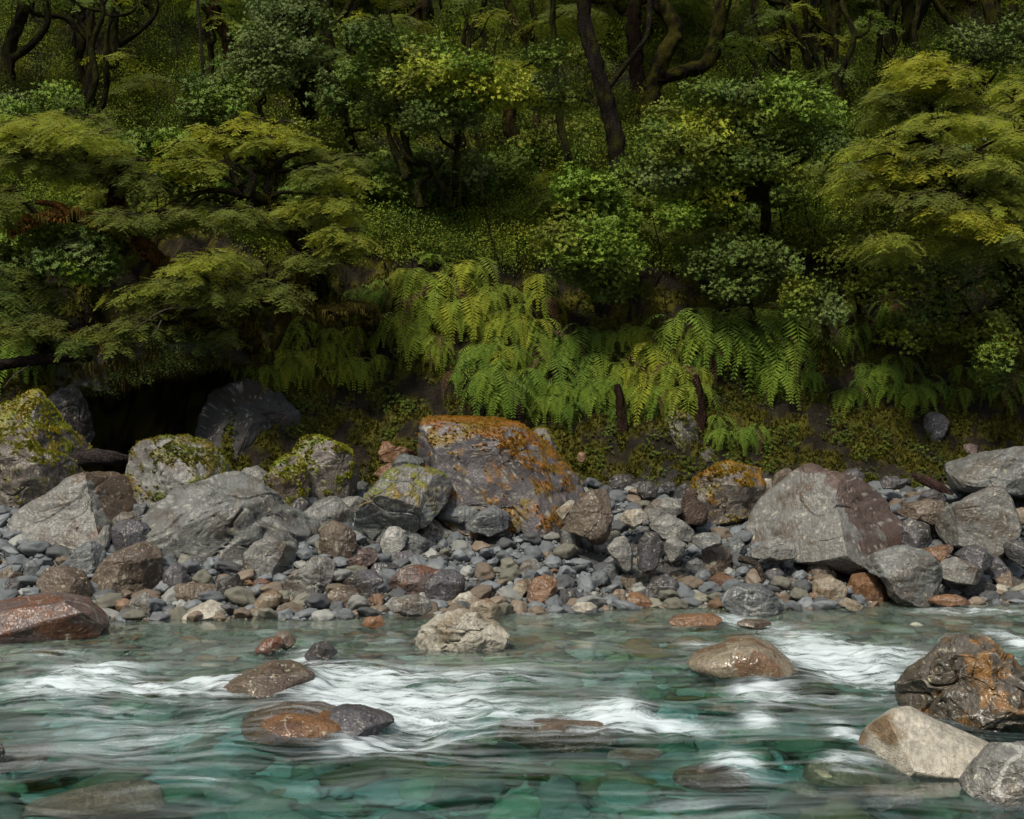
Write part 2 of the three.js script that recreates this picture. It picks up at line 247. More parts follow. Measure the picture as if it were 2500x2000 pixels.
// big boulders on the gravel bar
R('a', [95, 980, 140, 890, 330, 800, 430, 710, 540, 665, 620, 655, 760, 655, 850, 710, 990, 850, 1000, 960, 890, 1040, 720, 1080, 560, 1180, 380, 1290, 250, 1290, 150, 1170, 105, 1060], 'greybrown', 'big smooth grey boulder with a brown lichen-spotted side', { D: 20.6, thick: .5, two: [1, .25, .2, [.11, .075, .052]], faces: [[-.45, .35, .85, .4], [.75, .35, .5, .42]], planes: 4, rough: .7, crack: 1.4 });
R('w', [296, 1108, 300, 1090, 333, 1060, 386, 1027, 462, 1012, 495, 1006, 528, 1013, 553, 1032, 578, 1058, 617, 1077, 660, 1100, 685, 1125, 675, 1165, 620, 1185, 520, 1185, 440, 1175, 350, 1150], 'grey', 'long layered grey boulder with deep ledges, propped on cobbles', { D: 20.5, thick: .55, strata: 1.2, layers: 4, rough: 1.15, crack: 1.6, planes: 14 });
R('a', [715, 1010, 760, 970, 830, 960, 930, 990, 1000, 1080, 1012, 1160, 900, 1190, 740, 1180, 715, 1070], 'slate', 'smooth dark rounded boulder resting against the big smooth grey boulder', { gloss: .42, rough: .6, D: 19.8 });
R('a', [712, 970, 780, 915, 860, 915, 892, 965, 860, 1020, 740, 1020], 'greybrown', 'small rounded stone perched behind the smooth dark boulder', { D: 20.15, small: 1 });
R('a', [600, 1110, 660, 1010, 700, 995, 715, 1060, 690, 1130, 640, 1150], 'greybrown', 'narrow tan stone leaning beside the smooth dark boulder', { D: 19.7, small: 1 });
R('a', [578, 1390, 610, 1290, 680, 1210, 800, 1140, 940, 1100, 1010, 1140, 1035, 1240, 1022, 1390, 880, 1430, 760, 1450, 600, 1415], 'brown', 'large brown boulder with a cracked flat face, near the water on the left', { rough: .9, faces: [[.05, -.15, 1, .6], [-.3, .8, .4, .7]], planes: 4 });
R('a', [370, 1270, 540, 1120, 600, 1100, 665, 1160, 650, 1270, 560, 1340, 440, 1330], 'blue', 'grey wedge-shaped boulder behind the cracked brown boulder', {});
R('a', [238, 1340, 310, 1275, 420, 1265, 520, 1300, 575, 1390, 582, 1490, 500, 1500, 380, 1480, 250, 1450], 'brown', 'brown boulder with a wet grey face above the purple slab', { gloss: .45, faces: [[-.7, .3, .6, .5]], planes: 5 });
R('a', [1035, 1410, 1050, 1290, 1110, 1240, 1180, 1260, 1205, 1340, 1190, 1420, 1100, 1450], 'slate', 'dark brown upright rock right beside the cracked brown boulder', { small: 1 });
R('a', [1098, 1440, 1130, 1370, 1250, 1370, 1400, 1390, 1425, 1450, 1390, 1500, 1200, 1495, 1105, 1475], 'brown', 'long brown block lying among pebbles near the waterline', { box: .6 });
R('a', [1375, 1430, 1400, 1350, 1520, 1310, 1545, 1400, 1480, 1490, 1395, 1470], 'dark', 'dark grey rock next to the long brown block', { small: 1 });
R('a', [765, 1540, 850, 1460, 930, 1430, 975, 1480, 960, 1570, 900, 1590, 790, 1575], 'greybrown', 'small boulder with a rusty tip standing on shore pebbles', { small: 1 });
R('a', [1130, 1580, 1280, 1510, 1340, 1485, 1470, 1530, 1440, 1580, 1250, 1610], 'pale', 'flat pale slab at the water edge', { thick: .6, small: 1 });
R('a', [0, 1300, 60, 1265, 130, 1290, 140, 1350, 60, 1390, -20, 1370], 'brown', 'reddish brown rock on the gravel below the big smooth boulder', { small: 1 });
R('a', [155, 1300, 175, 1220, 215, 1225, 265, 1290, 240, 1335, 180, 1330], 'blue', 'small blue-grey wedge standing among cobbles below the big smooth boulder', { small: 1 });
R('a', [15, 1420, 40, 1350, 100, 1340, 145, 1390, 130, 1440, 60, 1460], 'slate', 'dark brown faceted rock above the purple slab, close to blue-grey cobbles', { small: 1 });
R('b', [752, 990, 800, 830, 880, 700, 960, 600, 1080, 545, 1250, 570, 1390, 610, 1445, 670, 1425, 770, 1360, 860, 1260, 950, 1130, 1030, 940, 1110, 850, 1130, 780, 1120, 750, 1040], 'greybrown', 'egg-shaped boulder, brown and mossy above a clean blue-grey broken face', { D: 20.5, thick: .5, moss: .07, mossBias: 1, two: [.1, -1, .1, [.17, .185, .185]], faces: [[-.25, -.45, .85, .42], [.1, .5, .8, .6]], planes: 3, crack: 1.5 });
R('b', [375, 890, 500, 790, 640, 740, 685, 790, 765, 880, 745, 960, 500, 960], 'grey', 'angular grey slab between the layered boulder and the egg-shaped boulder', { D: 20.9, box: .6, planes: 12, rough: .7 });
R('b', [280, 860, 390, 745, 445, 800, 410, 900, 320, 900], 'dark', 'small dark shard beside the angular grey slab', { D: 21, small: 1 });
R('b', [660, 800, 700, 760, 790, 750, 820, 800, 780, 860, 690, 850], 'greybrown', 'broken stone on top of the angular grey slab', { D: 21.3, small: 1 });
R('b', [518, 980, 590, 925, 680, 950, 772, 1010, 775, 1110, 730, 1190, 640, 1220, 560, 1180, 518, 1110], 'brown', 'dull brown lichen-crusted boulder at the foot of the egg-shaped boulder', { D: 19.7 });
R('b', [-5, 1150, 60, 1080, 180, 1040, 300, 1090, 362, 1150, 310, 1250, 260, 1330, 200, 1350, 60, 1330, -5, 1280], 'greybrown', 'flat-faced tan boulder below the long layered boulder', { faces: [[0, .2, 1, .5], [.7, -.2, .5, .55]], planes: 4 });
R('b', [228, 1410, 310, 1320, 470, 1190, 560, 1185, 625, 1220, 625, 1310, 550, 1410, 400, 1450, 280, 1460], 'greybrown', 'slanting grey-brown boulder with parallel ridges', { strata: 1.6, layers: 6 });
R('b', [10, 1560, 110, 1440, 200, 1410, 262, 1440, 235, 1515, 150, 1560], 'tan', 'smooth olive-tan oval boulder lying at the waterline', { rough: .3, planes: 0, crack: 0, strata: 0, small: 1, gloss: .4 });
R('b', [35, 1410, 60, 1340, 110, 1325, 180, 1360, 195, 1410, 100, 1435], 'purple', 'rounded reddish stone above the smooth olive-tan oval', { rough: .4, small: 1 });
R('b', [255, 1500, 270, 1455, 320, 1445, 342, 1480, 320, 1510], 'tan', 'small squarish tan stone beside the olive-tan oval', { small: 1 });
R('b', [210, 1555, 280, 1520, 360, 1505, 385, 1540, 320, 1565], 'rust', 'flat orange stone lying in shallow water near the olive-tan oval', { small: 1, thick: .7 });
R('b', [545, 1460, 640, 1390, 740, 1385, 822, 1460, 835, 1520, 700, 1535, 600, 1505], 'brown', 'wet brown domed boulder at the edge of a still pool', { gloss: .4 });
R('b', [675, 1360, 780, 1280, 880, 1270, 950, 1320, 968, 1440, 850, 1465, 740, 1440], 'slate', 'dark wet boulder with rusty edges behind the still pool', { gloss: .4 });
R('b', [640, 1260, 700, 1200, 780, 1180, 790, 1130, 920, 1120, 930, 1200, 860, 1240, 740, 1280], 'purple', 'tumble of wet dark red rock below the egg-shaped boulder', { rough: 1.6, gloss: .4 });
R('b', [850, 1270, 900, 1220, 1040, 1220, 1085, 1255, 1030, 1310, 900, 1300], 'dark', 'wet black slab among the dark red rocks', { gloss: .35, small: 1 });
R('b', [975, 1380, 1080, 1270, 1230, 1245, 1410, 1290, 1340, 1400, 1160, 1460, 1020, 1450], 'purple', 'broad red-stained slab sloping to the water with grey patches', { thick: .6, gloss: .5 });
R('b', [1235, 1380, 1350, 1290, 1440, 1275, 1530, 1310, 1585, 1400, 1510, 1460, 1350, 1480, 1260, 1450], 'slate', 'dark angular boulder in front of the red-stained slab', { rough: 1.1 });
R('b', [928, 1160, 950, 1050, 1000, 975, 1080, 960, 1132, 1000, 1125, 1090, 1070, 1160, 980, 1200], 'white', 'white rounded boulder standing out among dark stones', { rough: .6 });
R('b', [1055, 1115, 1090, 1040, 1200, 1010, 1330, 1090, 1345, 1150, 1220, 1175], 'blue', 'flat blue-grey stone beside the white rounded boulder', { small: 1 });
R('b', [1165, 1005, 1230, 910, 1290, 895, 1390, 970, 1470, 1010, 1460, 1050, 1280, 1070], 'greybrown', 'craggy grey stone above the white rounded boulder', { small: 1, rough: 1.4 });
R('b', [1015, 1215, 1060, 1150, 1150, 1130, 1225, 1190, 1225, 1225, 1100, 1240], 'slate', 'smooth brown-grey cobble below the white rounded boulder', { small: 1, rough: .4 });
R('b', [1245, 1215, 1300, 1170, 1400, 1160, 1455, 1220, 1400, 1258, 1300, 1258], 'dark', 'flat dark slate cobble on the gravel bar', { small: 1, rough: .5 });
R('b', [1555, 1040, 1600, 970, 1672, 940, 1675, 990, 1610, 1055], 'rust', 'bright orange block sitting on blue-grey cobbles', { small: 1, box: .6 });
R('b', [985, 1540, 1030, 1470, 1200, 1440, 1290, 1480, 1305, 1550, 1150, 1570], 'greybrown', 'grey and tan boulder standing in the shallows of the pool', { D: 17.6 });
R('b', [1430, 1510, 1500, 1440, 1580, 1420, 1640, 1460, 1600, 1530, 1480, 1530], 'pale', 'pale rounded stone at the water edge in front of the dark angular boulder', { small: 1 });
R('b', [1560, 1570, 1590, 1490, 1700, 1475, 1790, 1530, 1815, 1580, 1650, 1590], 'tan', 'tan boulder half in the shallows below the cobble bar', { D: 17.5, small: 1 });
R('b', [1320, 900, 1480, 790, 1640, 790, 1760, 830, 1720, 920, 1500, 930], 'blue', 'low grey slab at the foot of the orange-topped boulder', { D: 20.9, rough: .7 });
R('b', [1525, 970, 1640, 860, 1740, 820, 1850, 880, 1850, 970, 1700, 1000], 'blue', 'pale blue-grey rubble slab half buried in cobbles', { D: 20.5, rough: 1.2 });
R('c', [510, 970, 560, 860, 620, 760, 700, 715, 800, 705, 842, 780, 855, 910, 810, 1010, 740, 1030, 650, 1010, 560, 985], 'brown', 'water-worn brown boulder with smooth hollows, on the cobble bar', { D: 20.2, rough: 1.2, strata: 0, gloss: .5 });
R('c', [445, 860, 530, 790, 592, 780, 550, 870, 500, 900], 'pale', 'pale grey wedge behind the water-worn brown boulder', { D: 20.6, small: 1 });
R('c', [478, 1090, 500, 970, 620, 955, 642, 1010, 622, 1125, 540, 1140], 'grey', 'square-cut grey block in front of the water-worn boulder', { box: .5, small: 1, planes: 12, rough: .6 });
R('c', [805, 1115, 860, 1050, 940, 1030, 985, 1120, 995, 1235, 930, 1250, 850, 1180], 'greybrown', 'pale upright boulder next to the dark upright one', { D: 19.35 });
R('c', [1025, 1225, 1030, 1080, 1080, 1010, 1170, 1010, 1215, 1110, 1170, 1220, 1080, 1250], 'slate', 'dark rough upright boulder amid cobbles', { D: 19.4, rough: 1.3, planes: 12 });
R('c', [1205, 1140, 1230, 1060, 1290, 1035, 1362, 1090, 1355, 1155, 1260, 1190], 'greybrown', 'rounded brown-grey boulder behind the dark upright one', { D: 19.6, small: 1 });
R('c', [1105, 970, 1150, 900, 1240, 880, 1340, 920, 1425, 1000, 1405, 1040, 1200, 1030], 'greybrown', 'flat tan slab tilted on the gravel bar', { D: 20, rough: .9 });
R('c', [1055, 860, 1140, 780, 1240, 760, 1325, 780, 1340, 870, 1230, 910, 1130, 920], 'greybrown', 'smooth tan boulder leaning against the driftwood stump', { D: 21, rough: .7 });
R('c', [875, 910, 950, 850, 1050, 840, 1105, 905, 1000, 965], 'pale', 'low pale grey boulder behind the water-worn brown one', { D: 20.8, rough: .6 });
R('c', [1465, 1200, 1500, 1120, 1640, 1110, 1695, 1170, 1685, 1260, 1590, 1300, 1490, 1275], 'brown', 'blocky ochre-brown boulder below the great sloping boulder', { box: .62 });
R('c', [1345, 1240, 1420, 1180, 1520, 1210, 1535, 1300, 1420, 1295], 'blue', 'blue-grey stone pressed against the blocky ochre boulder', { small: 1 });
R('c', [1615, 1110, 1700, 1030, 1750, 1030, 1795, 1140, 1750, 1220, 1670, 1190], 'blue', 'rough blue-grey boulder with a pointed top by the gravel', { small: 1 });
R('c', [1350, 1060, 1480, 1010, 1600, 1010, 1620, 1090, 1480, 1110], 'grey', 'low smooth grey slab streaked with light, in the gravel', { D: 19.9, rough: .6 });
R('c', [745, 1295, 800, 1250, 880, 1200, 902, 1280, 865, 1360, 790, 1350], 'blue', 'pointed blue-grey rock in the middle of the cobbles', { small: 1 });
R('c', [1055, 1440, 1130, 1340, 1230, 1300, 1312, 1360, 1325, 1440, 1240, 1490, 1100, 1480], 'slate', 'dark smooth boulder with a hollow, near the waterline', { gloss: .42 });
R('c', [240, 1480, 290, 1340, 380, 1305, 455, 1340, 455, 1430, 385, 1500, 300, 1530], 'rust', 'rusty boulder with an overhanging brow at the waterline', { rough: 1.1 });
R('c', [435, 1480, 470, 1410, 570, 1405, 605, 1470, 575, 1530, 450, 1520], 'dark', 'dark blocky rock next to the rusty boulder', { small: 1, box: .6 });
R('c', [940, 1500, 970, 1430, 1060, 1440, 1155, 1520, 1080, 1550, 980, 1545], 'rust', 'rust-spotted flat stone at the waterline', { small: 1 });
R('c', [815, 1490, 870, 1410, 930, 1400, 945, 1480, 880, 1512], 'tan', 'tan oval stone beside the rust-spotted one', { small: 1, rough: .5 });
R('c', [175, 1300, 220, 1210, 310, 1190, 352, 1250, 280, 1300], 'greybrown', 'tan rounded cobble on the upper bar', { small: 1, rough: .6 });
R('c', [295, 1000, 350, 940, 420, 920, 428, 970, 370, 1030], 'brown', 'half brown, half grey cobble on the upper bar', { small: 1, rough: .6 });
R('c', [895, 1350, 930, 1300, 1010, 1310, 1032, 1395, 970, 1430], 'brown', 'brown oval cobble beside the hollowed dark boulder', { small: 1, rough: .6 });
R('c', [985, 1305, 1060, 1250, 1150, 1250, 1165, 1305, 1060, 1340], 'brown', 'flat brown cobble below the dark upright boulder', { small: 1 });
R('c', [1515, 1345, 1600, 1290, 1755, 1350, 1695, 1400, 1560, 1390], 'rust', 'flat orange-red slab under the blocky ochre boulder', { small: 1, thick: .6 });
R('c', [550, 1545, 600, 1500, 700, 1500, 755, 1535, 650, 1560], 'pale', 'flat pale stone lying in the edge of the water', { small: 1, D: 17.9 });
R('c', [115, 1440, 180, 1350, 270, 1330, 295, 1385, 200, 1460], 'tan', 'tan smooth stone left against the rusty boulder', { small: 1, rough: .5 });
R('c', [660, 1390, 690, 1320, 750, 1305, 770, 1370, 700, 1410], 'blue', 'small square blue-grey stone close to the waterline', { small: 1, box: .6 });
R('d', [65, 800, 130, 620, 250, 480, 380, 350, 500, 285, 600, 270, 680, 300, 860, 370, 1000, 440, 1130, 560, 1160, 640, 1240, 700, 1260, 880, 1100, 940, 900, 960, 700, 920, 400, 900, 90, 890], 'greybrown', 'great sloping boulder, tan and grey with a dark brown right side', { D: 20.7, thick: .5, two: [1, .5, .3, [.095, .062, .05]], faces: [[-.5, .3, .8, .45], [.75, .35, .55, .5]], planes: 5, rough: .8, crack: 1 });
R('d', [1478, 760, 1540, 620, 1700, 530, 1900, 430, 1990, 430, 2040, 500, 2112, 680, 2115, 780, 2020, 850, 1920, 910, 1700, 850, 1500, 810], 'greybrown', 'rounded tan boulder with a smooth broad face', { D: 20.7, rough: .7, faces: [[0, .1, 1, .55]], planes: 4 });
R('d', [1240, 870, 1245, 700, 1300, 660, 1440, 710, 1462, 840, 1390, 905], 'slate', 'dark brown block wedged between the two biggest tan boulders', { D: 20.2, box: .6 });
R('d', [1195, 630, 1290, 560, 1430, 520, 1555, 530, 1545, 620, 1480, 680, 1290, 660], 'brown', 'lichen-dusted flat boulder behind the dark wedged block', { D: 21.4, });
R('d', [918, 1040, 1000, 960, 1130, 900, 1260, 875, 1400, 900, 1500, 980, 1532, 1080, 1515, 1190, 1430, 1255, 1250, 1235, 1150, 1195, 1080, 1100], 'grey', 'big rounded grey boulder with a lichen-dusted top, by the water', { D: 19, rough: .9, strata: 1 });
R('d', [828, 1180, 860, 1090, 950, 1080, 1070, 1080, 1142, 1160, 1145, 1260, 1030, 1300, 900, 1285], 'rust', 'round orange-brown boulder at the waterline', { rough: .6 });
R('d', [552, 1300, 580, 1140, 700, 1110, 790, 1140, 822, 1200, 795, 1300, 650, 1325], 'tan', 'tan faceted boulder next to the round orange-brown one', {});
R('d', [172, 1020, 190, 900, 260, 860, 350, 890, 412, 970, 405, 1055, 280, 1045], 'grey', 'stout grey boulder with a brown corner at the foot of the great sloping boulder', {});
R('d', [75, 940, 180, 850, 320, 790, 420, 850, 450, 940, 300, 960], 'greybrown', 'smooth low boulder hugging the base of the great sloping boulder', { D: 19.7 });
R('d', [528, 1095, 540, 990, 650, 920, 700, 960, 755, 1095, 620, 1125], 'brown', 'angular brown boulder with a bright edge, behind the tan faceted one', { planes: 12 });
R('d', [736, 970, 800, 880, 880, 870, 945, 940, 915, 1025, 780, 1025], 'slate', 'dark grey rock between the great sloping boulder and the lichen-topped one', { small: 1 });
R('d', [525, 950, 560, 870, 640, 850, 670, 920, 600, 970], 'grey', 'small round stone against the foot of the great sloping boulder', { small: 1 });
R('d', [198, 1090, 240, 1030, 310, 1030, 375, 1100, 335, 1150, 240, 1150], 'slate', 'dark rounded stone under the stout grey boulder', { small: 1, rough: .5 });
R('d', [1528, 1100, 1540, 990, 1640, 960, 1780, 1010, 1865, 1080, 1800, 1130, 1600, 1130], 'greybrown', 'smooth grey-violet boulder behind the dark flat boulder', { D: 19.3, rough: .5 });
R('d', [1525, 1150, 1600, 1090, 1770, 1070, 1880, 1130, 1945, 1190, 1850, 1240, 1600, 1245], 'dark', 'dark flat boulder lying at the waterline', { rough: .7 });
R('d', [1828, 1030, 1870, 960, 1960, 950, 2050, 1060, 2092, 1190, 2000, 1180, 1900, 1100], 'slate', 'two-toned boulder, black above and tan below, slanting to the water', { two: [.3, -1, .1, [.22, .16, .12]], rough: .6, gloss: .42 });
R('d', [1385, 905, 1600, 855, 1628, 890, 1540, 980, 1450, 935], 'rust', 'orange slab wedged under the rounded tan boulder', { D: 19.6, small: 1, planes: 12 });
R('d', [1635, 950, 1730, 870, 1810, 870, 1915, 950, 1900, 1020, 1780, 1030], 'slate', 'dark green-grey rock below the rounded tan boulder', { D: 19.6, small: 1 });
R('d', [2000, 860, 2080, 830, 2200, 850, 2240, 950, 2160, 1010, 2040, 960], 'dark', 'black rock in the shade beside the rounded tan boulder', { D: 20, small: 1 });
R('d', [2060, 620, 2110, 590, 2240, 580, 2260, 690, 2140, 700], 'tan', 'pale pinkish boulder behind the rounded tan boulder', { D: 21.2, small: 1 });
R('d', [-135, 1250, 0, 1180, 80, 1165, 180, 1160, 290, 1240, 352, 1340, 200, 1385, 50, 1375, -100, 1345], 'blue', 'wet blue-black banded boulder with white veins at the waterline', { gloss: .3, vein: 5, rough: 1.2, D: 18.1 });
R('d', [1355, 540, 1400, 460, 1460, 440, 1570, 490, 1575, 530, 1450, 560], 'slate', 'rounded stone behind the lichen-dusted flat boulder, near the splintered log', { D: 21.9, small: 1 });
R('d', [1915, 1245, 1960, 1160, 2020, 1170, 2055, 1250], 'pale', 'small pale stone beside the slanting two-toned boulder', { small: 1 });
R('d', [755, 1310, 820, 1265, 900, 1290, 965, 1340, 860, 1345], 'tan', 'low tan stone awash in front of the round orange-brown boulder', { small: 1, D: 18.1 });
R('d', [1420, 1300, 1500, 1250, 1600, 1235, 1700, 1260, 1760, 1300, 1600, 1310], 'rust', 'low reddish boulder awash near the dark flat boulder', { D: 18.5, thick: .6, gloss: .35, small: 1 });

// boulders standing in the river
R('a', [-200, 1540, 0, 1495, 200, 1460, 330, 1450, 540, 1490, 610, 1560, 690, 1630, 650, 1690, 520, 1712, 0, 1700, -200, 1700], 'purple', 'broad purple-brown wet slab in the river edge with an orange rim', { wet: 1, thick: .9, gloss: .34, rough: .5, planes: 4, strata: 0, crack: 0 });
R('g', [1430, 660, 1450, 540, 1490, 490, 1570, 450, 1620, 370, 1700, 310, 1820, 280, 1920, 310, 2050, 400, 2150, 480, 2230, 600, 2200, 700, 1930, 750, 1700, 715, 1500, 685], 'orange', 'craggy wet black boulder with an orange stained top, in midstream', { wet: 1, thick: .5, gloss: .3, rough: 1.7, strata: 1.3, layers: 5, planes: 10, detail: 60, crack: 2 });
R('g', [1190, 960, 1200, 890, 1230, 830, 1390, 710, 1490, 695, 1700, 790, 1900, 860, 2030, 915, 1980, 990, 1700, 1010, 1230, 1010], 'pale', 'smooth pale wedge-shaped boulder in the rapids', { two: [-1, 0, .58, [.2, .14, .085]], wet: 1, thick: .6, rough: .35, planes: 0, faces: [[-.75, .1, .5, .55], [.15, .5, .8, .55]], strata: 0, crack: 0, gloss: .45 });
R('g', [1800, 1150, 1870, 1010, 1960, 930, 2156, 880, 2300, 950, 2300, 1220, 2100, 1230, 1900, 1190], 'greybrown', 'rough grey-brown boulder with a white vein, beside the smooth pale wedge', { wet: 1, thick: .6, gloss: .4, rough: 1.3, vein: 6, detail: 60 });
R('g', [170, 400, 250, 345, 380, 310, 430, 265, 560, 250, 680, 290, 780, 380, 845, 440, 800, 480, 500, 490, 300, 470], 'tan', 'wide smooth tan slab of rock with water sliding over its side', { wet: 1, sink: .02, thick: .7, rough: .3, planes: 0, strata: 0, crack: 0, gloss: .22 });
R('f', [525, 310, 600, 210, 680, 140, 800, 125, 900, 120, 970, 180, 1050, 190, 1125, 245, 1090, 300, 900, 335, 700, 330], 'pale', 'craggy cream-coloured boulder standing alone in the river', { wet: 1, thick: .6, rough: 1.6, strata: 1, crack: 2, vein: 3 });
R('e', [1260, 600, 1420, 510, 1700, 410, 1830, 420, 1960, 490, 1990, 530, 1800, 575, 1600, 590], 'brown', 'low brown boulder with a white wake spreading behind it', { wet: 1, sink: .05, thick: .9, gloss: .22 });
R('e', [1570, 360, 1640, 280, 1740, 270, 1765, 325, 1650, 368], 'purple', 'small wet dark stone in the current beside a brown one', { wet: 1, gloss: .3, rough: .5, small: 1 });
R('e', [1685, 290, 1720, 235, 1790, 230, 1835, 300, 1770, 330], 'brown', 'small wet brown stone touching the dark one in the current', { wet: 1, gloss: .3, rough: .5, small: 1, D: 15.3 });
R('e', [1880, 390, 1940, 310, 2030, 298, 2095, 370, 2000, 415], 'slate', 'wet brown stone with a black end, foam around it', { wet: 1, gloss: .3, small: 1 });
R('f', [-60, 870, 20, 740, 100, 712, 200, 722, 330, 765, 435, 785, 300, 855, 80, 872], 'slate', 'dark wrinkled rock tip breaking the surface where water pours over', { wet: 1, thick: 1, gloss: .35, rough: 1.4, small: 1 });
R('e', [1480, 860, 1600, 740, 1750, 685, 2000, 695, 2130, 740, 2160, 820, 1950, 920, 1700, 920], 'rust', 'smooth red-brown boulder drowned under a glassy hump of water', { wet: 1, sink: .05, thick: .9, gloss: .25, rough: .3, planes: 0, strata: 0, crack: 0, D: 11.5 });
R('g', [60, 170, 130, 130, 330, 118, 405, 150, 300, 195, 150, 192], 'rust', 'low rust-red boulder with thin water running over it', { wet: 1, thick: .8, gloss: .3, rough: .5 });
R('g', [460, 180, 520, 155, 640, 150, 690, 175, 600, 195], 'brown', 'flat brown stone barely breaking the surface near the bank', { wet: 1, thick: .8, gloss: .3, small: 1 });
R('e', [-60, 1010, -40, 940, 10, 930, 30, 990, 0, 1030], 'slate', 'dark rock tip at the edge of the foaming water', { wet: 1, gloss: .3, small: 1 });
R('f', [200, 190, 240, 145, 330, 140, 360, 190, 280, 200], 'rust', 'rust stone just under the surface in front of the pool', { wet: 1, gloss: .3, small: 1, D: 16.6 });

// large stones on the riverbed, seen through the water
function sunk(crop, flat, look, label, depth) {
  const pts = out(crop, flat), cy = pts.reduce((s, p) => s + p[1], 0) / pts.length, D = (F * (CAM_Y + depth)) / (cy - 1000) * 1.0;
  return boulder({ seed: ++rockSeed, pts, look, label, category: 'boulder', name: 'sunken_boulder', noRoot: 1, D, thick: 1, rough: .6, gloss: .5, noTuft: 1 });
}
sunk('f', [1030, 890, 1200, 850, 1400, 830, 1720, 840, 1815, 950, 1600, 1025, 1250, 1040, 1100, 970], 'brown', 'long brown slab just below the surface in midstream', .12);
sunk('f', [535, 1140, 590, 1040, 700, 1000, 800, 1010, 815, 1120, 700, 1150], 'green', 'pale yellow-green slab lying on the riverbed', .35);
sunk('f', [860, 1090, 960, 1040, 1110, 1060, 1020, 1110], 'green', 'thin greenish stone on the riverbed beside the pale slab', .4);
sunk('g', [90, 1150, 250, 1060, 400, 1070, 565, 1170, 500, 1220, 200, 1220], 'brown', 'brown domed boulder drowned beside the round patch of white foam', .12);
sunk('g', [860, 1130, 900, 1040, 1000, 1040, 1250, 1120, 1340, 1170, 1100, 1190], 'green', 'olive-green boulder under the water below the smooth pale wedge', .12);
sunk('e', [80, 1420, 400, 1300, 800, 1270, 980, 1290, 1020, 1420, 500, 1460], 'tan', 'big smooth boulder under clear green water', .15);
sunk('g', [765, 1280, 850, 1220, 960, 1260, 945, 1320, 840, 1330], 'green', 'small bright green stone on the riverbed', .3);
sunk('e', [-80, 1190, -60, 1060, 150, 1020, 300, 1015, 360, 1060, 200, 1150], 'brown', 'dim olive boulder under swirling water', .15);
sunk('f', [1700, 1110, 1800, 1060, 2000, 1030, 2100, 1060, 1950, 1120], 'tan', 'flat tan boulder under the smooth water below the white wave', .2);
sunk('g', [1200, 1260, 1400, 1210, 1550, 1250, 1560, 1320, 1300, 1340], 'greybrown', 'grey boulder under shallow water near the vein-crossed boulder', .15);

// stones bedded in the bank
R('c', [1215, 260, 1230, 190, 1270, 150, 1380, 175, 1450, 250, 1455, 370, 1380, 420, 1290, 400, 1235, 330], 'mossy', 'mossy green boulder bedded in the bank below the pale ferns', { moss: .62, mossColor: [.1, .11, .012] });
R('c', [1445, 470, 1470, 425, 1520, 403, 1568, 430, 1560, 500, 1470, 510], 'mossy', 'small moss-capped stone below the mossy green boulder in the bank', { moss: .5, mossColor: [.1, .1, .012], small: 1 });
R('d', [1390, 20, 1395, -90, 1460, -140, 1540, -120, 1590, -60, 1560, 40, 1480, 80, 1420, 70], 'slate', 'dark grey rock hanging in the bank above the flat lichen slab', {});
R('d', [1690, 150, 1700, 110, 1760, 100, 1810, 120, 1800, 170, 1720, 180], 'purple', 'dull red stone in the bank beside the flat lichen slab', { small: 1 });
R('d', [790, 330, 830, 290, 900, 290, 960, 340, 930, 400, 830, 400], 'slate', 'dark speckled stone behind the great sloping boulder', { D: 22.9, small: 1 });
R('d', [1075, 390, 1110, 350, 1200, 345, 1230, 390, 1180, 430, 1100, 430], 'slate', 'rounded dark stone at the foot of the bank beside the splintered log', { D: 22.8, small: 1 });
R('c', [600, 500, 610, 445, 650, 440, 670, 480, 640, 510], 'rust', 'small red stone in the dark rubble right of the largest boulder', { D: 23.3, small: 1 });
R('c', [820, 650, 870, 600, 960, 600, 1000, 640, 940, 680, 850, 680], 'dark', 'flat dark stone in the rubble at the foot of the bank', { D: 22.9, small: 1 });
R('c', [1020, 720, 1040, 660, 1120, 640, 1180, 690, 1150, 750, 1060, 760], 'dark', 'squat black stone in the rubble behind the tilted tan slab', { D: 22.6, small: 1 });
R('c', [1190, 690, 1220, 650, 1280, 650, 1300, 700, 1240, 730], 'dark', 'round black stone next to the squat one in the rubble', { D: 22.7, small: 1 });
R('c', [1270, 760, 1320, 680, 1400, 640, 1420, 700, 1360, 770], 'dark', 'slanting black slab behind the driftwood stump', { D: 22.5, small: 1 });
// ---------- cobbles and pebbles ----------
function cobbleGeo(seed, detail, np, flat) {
  const r = rngOf(seed), b = ico(detail), N = b.p.length / 3, pos = new Float32Array(N * 3), off = r() * 40, planes = [], sx = 0.8 + r() * 0.45, sy = flat * (0.75 + r() * 0.4), sz = 0.75 + r() * 0.35;
  for (let k = 0; k < np; k++) { const v = V(r() - .5, r() - .5, r() - .5).normalize(); planes.push([v.x, v.y, v.z, 0.55 + r() * 0.3]); }
  for (let i = 0; i < N; i++) {
    let x = b.p[i * 3], y = b.p[i * 3 + 1], z = b.p[i * 3 + 2];
    for (const [a, c, e, d] of planes) { const q = a * x + c * y + e * z - d; if (q > 0) { x -= a * q * .85; y -= c * q * .85; z -= e * q * .85; } }
    const k = 1 + n3(x * 1.2 + off, y * 1.2, z * 1.2) * 0.16 + n3(x * 3.5 + off, y * 3.5, z * 3.5) * 0.045;
    pos[i * 3] = x * k * sx * .5; pos[i * 3 + 1] = y * k * sy * .5; pos[i * 3 + 2] = z * k * sz * .5;
  }
  const g = new THREE.BufferGeometry(); g.setAttribute('position', new THREE.BufferAttribute(pos, 3)); g.setIndex(b.i); g.computeVertexNormals(); return boxUV(g, 2.2);
}
